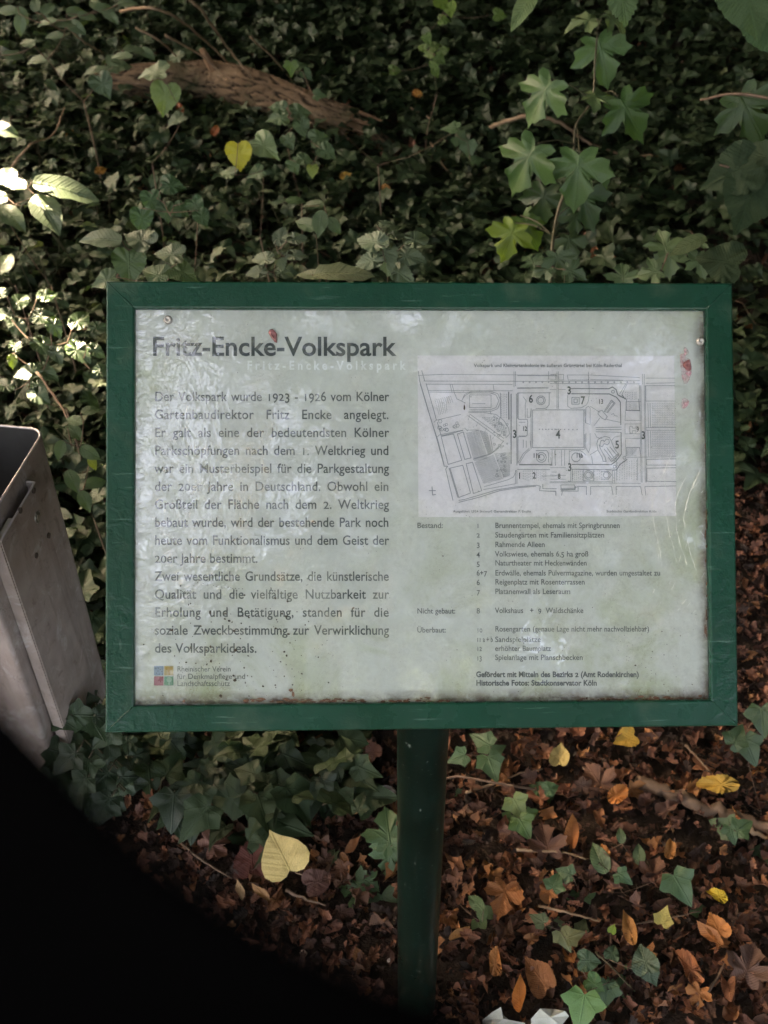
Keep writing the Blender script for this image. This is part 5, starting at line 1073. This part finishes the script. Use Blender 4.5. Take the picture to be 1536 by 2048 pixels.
small_plant('shoot holding a round pale green leaf in front of the log', [(330, 197, 62, -100, .1, (.16, .24, .08)), (305, 143, 64, 175, .8, (.13, .18, .11)), (352, 238, 40, -150, .8, (.10, .14, .09)), (205, 170, 52, -60, .3, (.05, .09, .05)), (245, 130, 40, 20, .7)], 3.0, 'heart', 'leafobj', GL)
small_plant('shoot with one yellow leaf hanging tip down in front of the ivy', [(478, 312, 54, -88, .05, (.42, .40, .05)), (530, 292, 62, -35, .4, (.14, .20, .10)), (512, 345, 36, 200, .5, (.07, .12, .06)), (455, 345, 36, 160, .7)], 2.7, 'heart', 'leafobj', GL)
small_plant('shoot of four round leaves hanging in front of the broken end of the log', [(556, 214, 36, 170, .6), (600, 224, 42, 10, .5), (556, 235, 44, 185, .6), (604, 254, 38, -70, .3), (640, 276, 44, 20, .5), (655, 304, 40, -30, .5), (625, 342, 26, -90, .2, (.20, .26, .06)), (588, 332, 32, -60, .3), (578, 282, 34, -60, .4), (610, 318, 34, 0, .6)], 2.9, 'heart', 'leafobj', (.07, .12, .06))
small_plant('group of round and pointed dark leaves left of the board, middle height', [(302, 402, 44, -80, .1), (332, 424, 40, -80, .2), (283, 440, 50, -90, .1), (362, 420, 34, -30, .3), (392, 412, 40, -60, .3), (345, 370, 48, 0, .4), (405, 436, 36, -60, .2)], 2.3, 'heart', 'leafobj', (.04, .09, .04))
small_plant('pair of lobed leaves in the ivy right of the yellow leaf', [(640, 445, 54, -100, .2), (612, 448, 50, 150, .4), (668, 450, 40, -50, .3), (628, 408, 46, 170, .8), (590, 400, 44, 10, .8)], 2.4, 'ovate', 'leafobj', (.055, .10, .045))
# sunlit hornbeam at the left
horn = [(38, 602, 46, 60, .5), (92, 590, 40, 30, .6), (8, 628, 46, 170, .6), (32, 650, 48, -50, .5), (80, 632, 52, 15, .6), (108, 652, 46, -60, .4), (158, 640, 52, 60, .5), (85, 690, 58, -20, .6), (112, 706, 42, -60, .5), (155, 700, 60, -35, .6), (195, 655, 46, 10, .6), (60, 742, 54, 190, .7), (85, 742, 60, -20, .7), (75, 775, 46, -40, .6), (10, 770, 48, 150, .6), (30, 690, 36, 100, .4), (75, 790, 50, -30, .6), (0, 585, 40, 150, .5), (190, 700, 40, -30, .5), (205, 740, 44, 10, .6), (25, 720, 30, -90, .3, (.18, .26, .05))]
small_plant('bushy hornbeam shoot with toothed glossy leaves left of the board', horn, 2.25, 'horn', 'glossobj', (.06, .11, .05), name='hornbeam_bush', cat='bush', r=.003)
small_plant('leaf shoot with yellowing bud between waste bin and board', [(148, 862, 46, -40, .5), (120, 898, 40, -100, .3), (178, 905, 46, -30, .3), (185, 925, 30, -60, .3, (.22, .28, .04)), (145, 960, 50, -60, .5), (190, 965, 44, 20, .6), (170, 1000, 46, -60, .4), (150, 840, 40, 160, .5), (180, 820, 40, 20, .6)], 2.0, 'ovate', 'leafobj', (.06, .11, .05))
P0 = [at_depth(75, 745, 2.2), at_depth(120, 810, 2.1), at_depth(150, 862, 2.02)]; twig(P0, .003, 'reddish brown stalk rising between the waste bin and the board', 'twig', world=True, name='stalk', cat='stalk')
# top left sunlit shrub
tls = [(128, 45, 50, 20, .7), (150, 22, 40, 30, .6), (95, 42, 40, 190, .7), (45, 30, 36, -60, .3), (15, 20, 40, 180, .5), (150, 52, 46, -30, .6), (175, 32, 40, 10, .7), (210, 15, 46, 30, .7), (220, 30, 40, -40, .6), (255, 5, 44, 20, .7), (190, 8, 40, 120, .6), (70, 8, 36, 90, .4), (110, 70, 36, 180, .6), (40, 48, 40, -90, .2), (95, 15, 40, 60, .5), (270, 98, 52, 15, .8), (292, 104, 40, -30, .7), (245, 110, 44, 170, .8), (225, 122, 40, -60, .6), (210, 138, 50, 5, .8), (185, 140, 46, 180, .8), (55, 85, 40, 150, .6), (25, 110, 44, 10, .7), (75, 118, 44, 180, .7)]
small_plant('shrub with small pale rounded leaves in the top left corner', tls, 3.3, 'ovate', 'leafobj', (.10, .15, .09), name='leafy_shrub', cat='shrub', up=.6, r=.004)
# dense left undergrowth: rounded leaves, mixed into the ivy at the upper left
N = 5200; x = rng.uniform(-2.9, -.15, N); y = rng.uniform(1.75, 5.2, N); keep = rng.uniform(0, 1, N) < np.clip(1.1-(x+.38*y)*1.1, 0, 1); x = x[keep]; y = y[keep]
z = hgt(x, y)+.06+rng.uniform(0, 1, len(x))*(.15+.2*np.clip(-x-.9, 0, 1.5)); P = np.c_[x, y, z]
q = np.array([proj(p) for p in P]); ok = ~((q[:, 0] > 215) & (q[:, 0] < 730) & (q[:, 1] > 120) & (q[:, 1] < 300) & (q[:, 2] < 5.2)); P = P[ok]; n = len(P)
Rm = rand_frames(n, .38, (-.1, .15, 0)); sc = rng.uniform(.035, .066, n); tone = np.clip(rng.beta(2, 2.4, n), 0, 1)
tu = [template('heart', .15, .25, .04, seed=31), template('ovate', .2, .25, .04, seed=32), template('heart', .25, .15, .05, seed=33)]
vis, zd, _, _ = visible(P, 0); order = np.argsort(-np.where(vis, sc/zd, 0)); top = order[:240]; rest = np.setdiff1d(np.arange(n), top)
UG = empty('undergrowth', (-1.4, 3.4, float(hgt(-1.4, 3.4))), label='thick undergrowth of rounded grey-green leaves left of and below the log', cat='undergrowth')
o = link('leaf_mass', mass('leaf_mass', tu, P[rest], Rm[rest], sc[rest], tone[rest], M['undergrowth']), UG); o['kind'] = 'stuff'
um = []
for v, f, uv in tu:
    for tn in (.15, .4, .7, .95): um.append(mesh('undergrowth_leaf', v, f, uv=uv, tone=np.full(len(v), tn), smooth=True, mat=M['undergrowth']))
inv_ = MW(UG).inverted()
for i in top:
    o = bpy.data.objects.new('leaf', um[rng.integers(0, len(um))]); COL.objects.link(o); o.parent = UG; o.matrix_parent_inverse = inv_; setm(o, P[i], Rm[i], float(sc[i]))
b = MB()
for i in range(0, n, 3):
    p = P[i]; g_ = np.array([p[0]+random.uniform(-.05, .05), p[1]+random.uniform(-.03, .06), float(hgt(p[0], p[1]))]); b.tube([g_, (g_+p)/2+np.array([.01, .0, .0]), p], .0014, 4, cap=False)
o = b.build('stems', M['stem'], UG); o['kind'] = 'stuff'
# large leaved hazel twigs hanging in on the right, in the shade
HZ = at_depth(2150, 150, 2.0)
RS = empty('hazel_bush', (HZ[0], HZ[1]+.1, float(hgt(HZ[0], HZ[1]))), label='shaded bush with large rough dark leaves hanging in at the right edge', cat='bush')
rb = np.array([HZ[0], HZ[1]+.1, float(hgt(HZ[0], HZ[1]))])
stem(RS, [rb, at_depth(1860, 500, 2.1), at_depth(1760, 250, 2.0), at_depth(1600, -60, 1.8)], .010, 'twig', .005)
stem(RS, [at_depth(1840, 420, 2.1), at_depth(1560, 360, 2.05), at_depth(1440, 330, 2.0)], .004, 'twig'); stem(RS, [at_depth(1760, 250, 2.0), at_depth(1500, 190, 2.05), at_depth(1400, 200, 2.1)], .004, 'twig'); stem(RS, [at_depth(1600, 0, 1.85), at_depth(1400, -20, 1.9), at_depth(1200, -30, 2.0), at_depth(1030, -40, 2.1)], .004, 'twig')
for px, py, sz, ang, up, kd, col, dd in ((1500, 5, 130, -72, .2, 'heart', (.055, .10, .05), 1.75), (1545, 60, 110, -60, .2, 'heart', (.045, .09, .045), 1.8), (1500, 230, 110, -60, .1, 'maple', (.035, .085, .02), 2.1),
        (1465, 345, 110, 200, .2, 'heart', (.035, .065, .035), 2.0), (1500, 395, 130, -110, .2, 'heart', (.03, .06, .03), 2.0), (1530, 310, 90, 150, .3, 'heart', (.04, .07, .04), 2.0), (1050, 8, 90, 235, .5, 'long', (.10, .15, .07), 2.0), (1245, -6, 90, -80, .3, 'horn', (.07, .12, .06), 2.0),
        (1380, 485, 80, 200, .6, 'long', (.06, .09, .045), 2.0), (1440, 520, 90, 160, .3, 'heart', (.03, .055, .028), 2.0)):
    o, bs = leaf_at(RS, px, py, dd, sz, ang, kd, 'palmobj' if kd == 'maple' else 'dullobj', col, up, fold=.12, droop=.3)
    o.color = (o.color[0]*.7, o.color[1]*.7, o.color[2]*.7, 1) if dd >= 1.95 and sz > 89 and px > 1300 else o.color  # shade put into the colour of the larger leaves at the right
# climbing vine strands, top middle
small_plant('light green creeper strand hanging at the top centre', [(852, 60, 20, 90, .4, (.16, .2, .13)), (855, 78, 24, -60, .3), (870, 92, 24, 20, .3), (858, 108, 22, 180, .4), (880, 118, 26, -30, .3), (868, 132, 22, -90, .2), (872, 145, 20, -60, .2), (890, 100, 20, 30, .4), (845, 95, 22, 160, .4), (885, 5, 34, -30, .4, (.12, .2, .03)), (900, 18, 30, -80, .2, (.12, .2, .03)), (888, 40, 26, 0, .5), (1000, 30, 30, 0, .4), (790, 140, 26, 10, .5)], 3.6, 'heart', 'leafobj', (.09, .16, .04), name='creeper', cat='creeper')
small_plant('small mixed seedlings in the ivy at the upper middle', [(582, 138, 30, -90, .1, (.08, .15, .03)), (640, 190, 30, 0, .5), (600, 130, 34, 20, .6), (615, 150, 28, -40, .5), (900, 255, 40, 170, .6), (925, 280, 40, -30, .5), (938, 300, 40, -80, .3), (955, 318, 36, 20, .7)], 3.2, 'ivy2', 'leafobj', (.06, .11, .055))
# sprigs with yellow or orange caught leaves
for px, py, col, lab in ((200, 342, (.5, .22, .04), 'tiny orange leaf caught in the undergrowth left of the board'), (140, 272, (.5, .2, .04), 'tiny orange leaf caught on a stem at the upper left'), (835, 188, (.55, .25, .06), 'small orange leaf lying in the dark ivy right of the log'), (690, 352, (.45, .25, .05), 'small ochre leaf caught in the ivy right of the yellow leaf'),
                         (430, 262, (.42, .14, .06), 'rusty leaf lying in the ivy below the log'), (772, 378, (.5, .24, .08), 'small orange leaf in the ivy above the bramble shoot'), (1188, 505, (.42, .15, .08), 'rust-coloured leaf in the ivy under the maple sapling'), (1170, 478, (.32, .14, .09), 'pinkish dead leaf in the ivy under the maple sapling'), (1225, 512, (.44, .15, .07), 'small red-orange leaf right of the rust-coloured leaf'), (360, 218, (.4, .12, .05), 'thin red-brown leaf below the pale round leaf')):
    fallen(px, py, 30, random.uniform(0, 360), 'ovate', col, lab, curl=2.5, up=.4, lift=.12)
# green shoots in the foreground litter
def gseed(label, leaves, kind='ivy2', col=(.06, .12, .05), lift=.05, name='seedling'):
    cx_, cy_ = np.mean([l[0] for l in leaves]), np.mean([l[1] for l in leaves]); c = on_ground(cx_, cy_, lift); d = proj(c)[2]
    return small_plant(label, leaves, d, kind, 'leafobj', col, name=name, cat='seedling', up=.35, r=.0014)
gseed('lobed green leaves hugging the left side of the post', [(775, 1655, 74, 100, .2), (778, 1720, 60, 260, .2), (768, 1825, 84, -80, .2), (708, 1776, 66, 170, .3), (740, 1768, 40, -30, .3), (735, 1918, 56, -60, .3, (.05, .09, .045)), (765, 1685, 50, 190, .3)], 'maple')
gseed('pair of dark green leaves right of the post directly under the board', [(962, 1480, 50, 150, .3), (915, 1516, 44, 200, .4), (984, 1535, 54, -70, .3), (995, 1500, 40, 30, .3), (925, 1598, 38, -30, .3)])
gseed('three-part clover-like leaf in the litter under the board', [(1076, 1576, 34, 160, .3), (1102, 1576, 34, 20, .3), (1092, 1594, 34, -90, .3)], 'heart', (.05, .11, .04))
gseed('yellow-green oak-like leaf over a darker one right of the post', [(1036, 1615, 50, -60, .2, (.18, .24, .09)), (1022, 1648, 44, -120, .2), (1048, 1655, 46, -60, .2), (1066, 1625, 26, 20, .4)], 'ivy', (.06, .12, .03))
gseed('upright narrow green leaf behind the end of the long pale twig', [(1200, 1718, 60, 110, .1), (1278, 1710, 40, 90, .2), (1242, 1672, 30, 90, .3)], 'ovate', (.06, .11, .05))
gseed('small pale green rosette below the orange-brown maple leaf', [(952, 1806, 40, 140, .4), (978, 1825, 40, -20, .4), (958, 1850, 44, -110, .4), (964, 1825, 32, 90, .4)], 'ovate', (.09, .15, .06))
gseed('group of ivy leaves in the middle of the right-hand litter', [(1362, 1775, 62, -60, .2), (1298, 1800, 52, 100, .2), (1308, 1840, 50, -80, .2), (1395, 1815, 36, 10, .4), (1165, 1805, 44, -80, .3), (1112, 1762, 40, 60, .3), (1130, 1745, 36, 160, .3), (1248, 1755, 34, -30, .3)], 'ivy', (.045, .10, .045))
gseed('round-leaved creeper at the lower right above the paper scraps', [(1178, 1922, 46, 0, .3), (1288, 1918, 50, 100, .3, (.05, .09, .055)), (1300, 1945, 44, -60, .3, (.05, .09, .055)), (1225, 1905, 30, 60, .4), (1190, 1968, 40, -30, .3, (.07, .16, .05)), (1225, 1858, 18, 60, .3, (.18, .30, .05))], 'heart', (.04, .085, .04))
gseed('five-pointed light green ivy leaf right of the paper scraps', [(1164, 2022, 74, -105, .1, (.10, .22, .07)), (1254, 1972, 62, -70, .1, (.07, .15, .07)), (1212, 1990, 50, -110, .2, (.04, .09, .04))], 'ivy', (.07, .15, .06))
gseed('small lobed leaves on the thick stick at the right edge', [(1445, 1652, 50, 160, .2), (1488, 1652, 46, 30, .3), (1465, 1668, 36, -80, .3)], 'ivy', (.05, .10, .045))
gseed('yellowing tangle of leaves right of the middle of the litter', [(1150, 1870, 44, 20, .4, (.16, .17, .08)), (1130, 1880, 40, -60, .4, (.16, .18, .09)), (1108, 1852, 40, 170, .4), (1075, 1838, 36, 150, .4), (1165, 1850, 30, 60, .4)], 'ivy2', (.07, .10, .05))
gseed('dark leaves at the right edge below the board corner', [(1500, 1500, 60, -70, .2), (1475, 1470, 50, 60, .2), (1525, 1440, 60, -90, .2), (1500, 1790, 60, 30, .3), (1510, 1830, 50, 10, .3), (1530, 1700, 50, 60, .3)], 'ivy', (.035, .075, .035))
# nearest ivy: the patch under the left half of the board, leaf by leaf
IP = empty('ivy_plant', on_ground(400, 1560), label='ivy plant with large five-pointed leaves under the left half of the board', cat='ivy')
ivl = [(160, 1440, 60, -60), (180, 1478, 66, 200), (150, 1500, 60, -100), (215, 1500, 66, -80), (255, 1490, 70, -60), (225, 1545, 62, -30), (180, 1560, 60, 220), (300, 1560, 74, -80), (345, 1620, 84, -92), (275, 1510, 80, 70), (345, 1530, 60, 60), (352, 1495, 66, -50), (400, 1560, 56, -60), (408, 1600, 50, -70), (380, 1570, 52, 200),
       (470, 1545, 66, -30), (515, 1530, 68, -110), (475, 1580, 56, 10), (510, 1620, 72, -90), (545, 1575, 50, 60), (585, 1515, 66, -20), (615, 1545, 74, -10), (615, 1600, 82, -95), (650, 1575, 56, -60), (555, 1490, 68, -80), (630, 1510, 50, 30), (675, 1500, 56, 20), (480, 1500, 48, 100), (440, 1580, 40, -30), (430, 1490, 40, 60), (195, 1600, 56, -60),
       (240, 1580, 50, -120), (360, 1660, 44, -60), (385, 1665, 44, -100), (480, 1480, 50, 30), (325, 1480, 54, 120), (140, 1540, 60, -90), (650, 1540, 46, -70), (570, 1545, 60, -60), (535, 1555, 54, 80), (420, 1530, 54, -20)]
ipw = []
ivl += [(130+i*14+random.randint(-8, 8), 1430+random.randint(-20, 90), random.randint(38, 58), random.randint(-150, 30)) for i in range(8)]+[(random.randint(230, 680), random.randint(1480, 1600), random.randint(34, 52), random.randint(-150, 90)) for _ in range(34)]
nb = len(ivl); ivl += [(random.randint(112, 214), random.randint(1405, 1620), random.randint(46, 70), random.randint(-150, 30)) for i in range(40)]+[(165, 1425, 76, -70), (140, 1400, 60, 150), (150, 1470, 70, -100), (190, 1450, 66, -50)]
for ki, (px, py, sz, ang) in enumerate(ivl):
    if ki >= nb: g_ = at_depth(px, py, random.uniform(1.62, 1.74))
    else: g_ = on_ground(px, py, random.uniform(.05, .11))
    d = proj(g_)[2]
    c = random.choice([(.018, .040, .018), (.026, .052, .023), (.014, .032, .015), (.036, .064, .032)]) if not (480 < px < 500 and py > 1560) else (.12, .25, .06)
    o, bs = leaf_at(IP, px, py, d, sz*.92, ang, 'ivy', 'palmobj', c, random.uniform(.1, .5), (random.uniform(-.2, .2), random.uniform(-.1, .2)), fold=.15, droop=.15, ripple=.04)
    g2 = np.array([bs[0]+random.uniform(-.03, .03), bs[1]+random.uniform(0, .04), float(hgt(bs[0], bs[1]))+.01]); ipw.append((g2 if ki < nb else bs+np.array([.01, .03, -.03]), bs))
b = MB()
for a_, c_ in ipw: b.tube([a_, (a_+c_)/2+np.array([0, .01, .01]), c_], .0013, 5)
o = b.build('stalks', M['stem'], IP, smooth=True); o['kind'] = 'stuff'
for row in (range(0, 7), range(8, 16), range(16, 27)): b = MB(); b.tube(smooth_path([ipw[i][0] for i in row], 3), .0022, 6); b.build('runner', M['stem'], IP, smooth=True)

# ------------------------------------------------------------------ black strap of the photographer's camera, hanging loosely close to the lens
m, t, out = newmat('black_webbing'); b = NB(t); uvn = b.n('ShaderNodeUVMap').outputs[0]; s3 = b.n('ShaderNodeSeparateXYZ', {0: uvn})
wv = b.math('MULTIPLY', b.math('SINE', b.math('MULTIPLY', s3.outputs[0], 300.0)), b.math('SINE', b.math('MULTIPLY', s3.outputs[1], 4000.0)))
p = b.n('ShaderNodeBsdfPrincipled', {'Base Color': (.0012, .0012, .0013, 1), 'Roughness': 1.0, 'Specular IOR Level': .0, 'Normal': b.bump(wv, .4, .0004)}); t.links.new(p.outputs[0], out.inputs[0])
edge = [(-900, 380, .05), (-500, 850, .055), (-200, 1160, .06), (0, 1378, .062), (120, 1505, .062), (260, 1650, .062), (400, 1765, .062), (500, 1828, .062), (600, 1884, .062), (700, 1930, .062), (800, 1968, .062), (900, 2004, .062), (1050, 2065, .06), (1250, 2190, .055), (1400, 2400, .05), (1450, 2800, .045)]
E1 = smooth_path([at_depth(x, y, z) for x, y, z in edge], 4); Vs, Uv = [], []; n = len(E1); acc = 0
for i, p in enumerate(E1):
    tg = E1[min(i+1, n-1)]-E1[max(i-1, 0)]; tg /= np.linalg.norm(tg); side_ = np.cross(tg, -_f); side_ /= np.linalg.norm(side_)
    if side_@CU > 0: side_ = -side_
    if i: acc += np.linalg.norm(p-E1[i-1])
    nn = np.cross(side_, tg); nn /= np.linalg.norm(nn)
    for k, (s, h_) in enumerate(((0, 0), (.001, .001), (.030, .001), (.031, 0), (.030, -.001), (.001, -.001))): Vs.append(p+side_*s+nn*h_); Uv.append((s*20, acc*1))
Fs = [(i*6+k, i*6+(k+1) % 6, (i+1)*6+(k+1) % 6, (i+1)*6+k) for i in range(n-1) for k in range(6)]+[tuple(range(6))[::-1], tuple(range((n-1)*6, n*6))]
o = link('camera_strap', mesh('camera_strap', Vs, Fs, uv=Uv, mat=m)); tag(o, 'black out-of-focus strap hanging close to the lens across the lower left corner', 'strap')
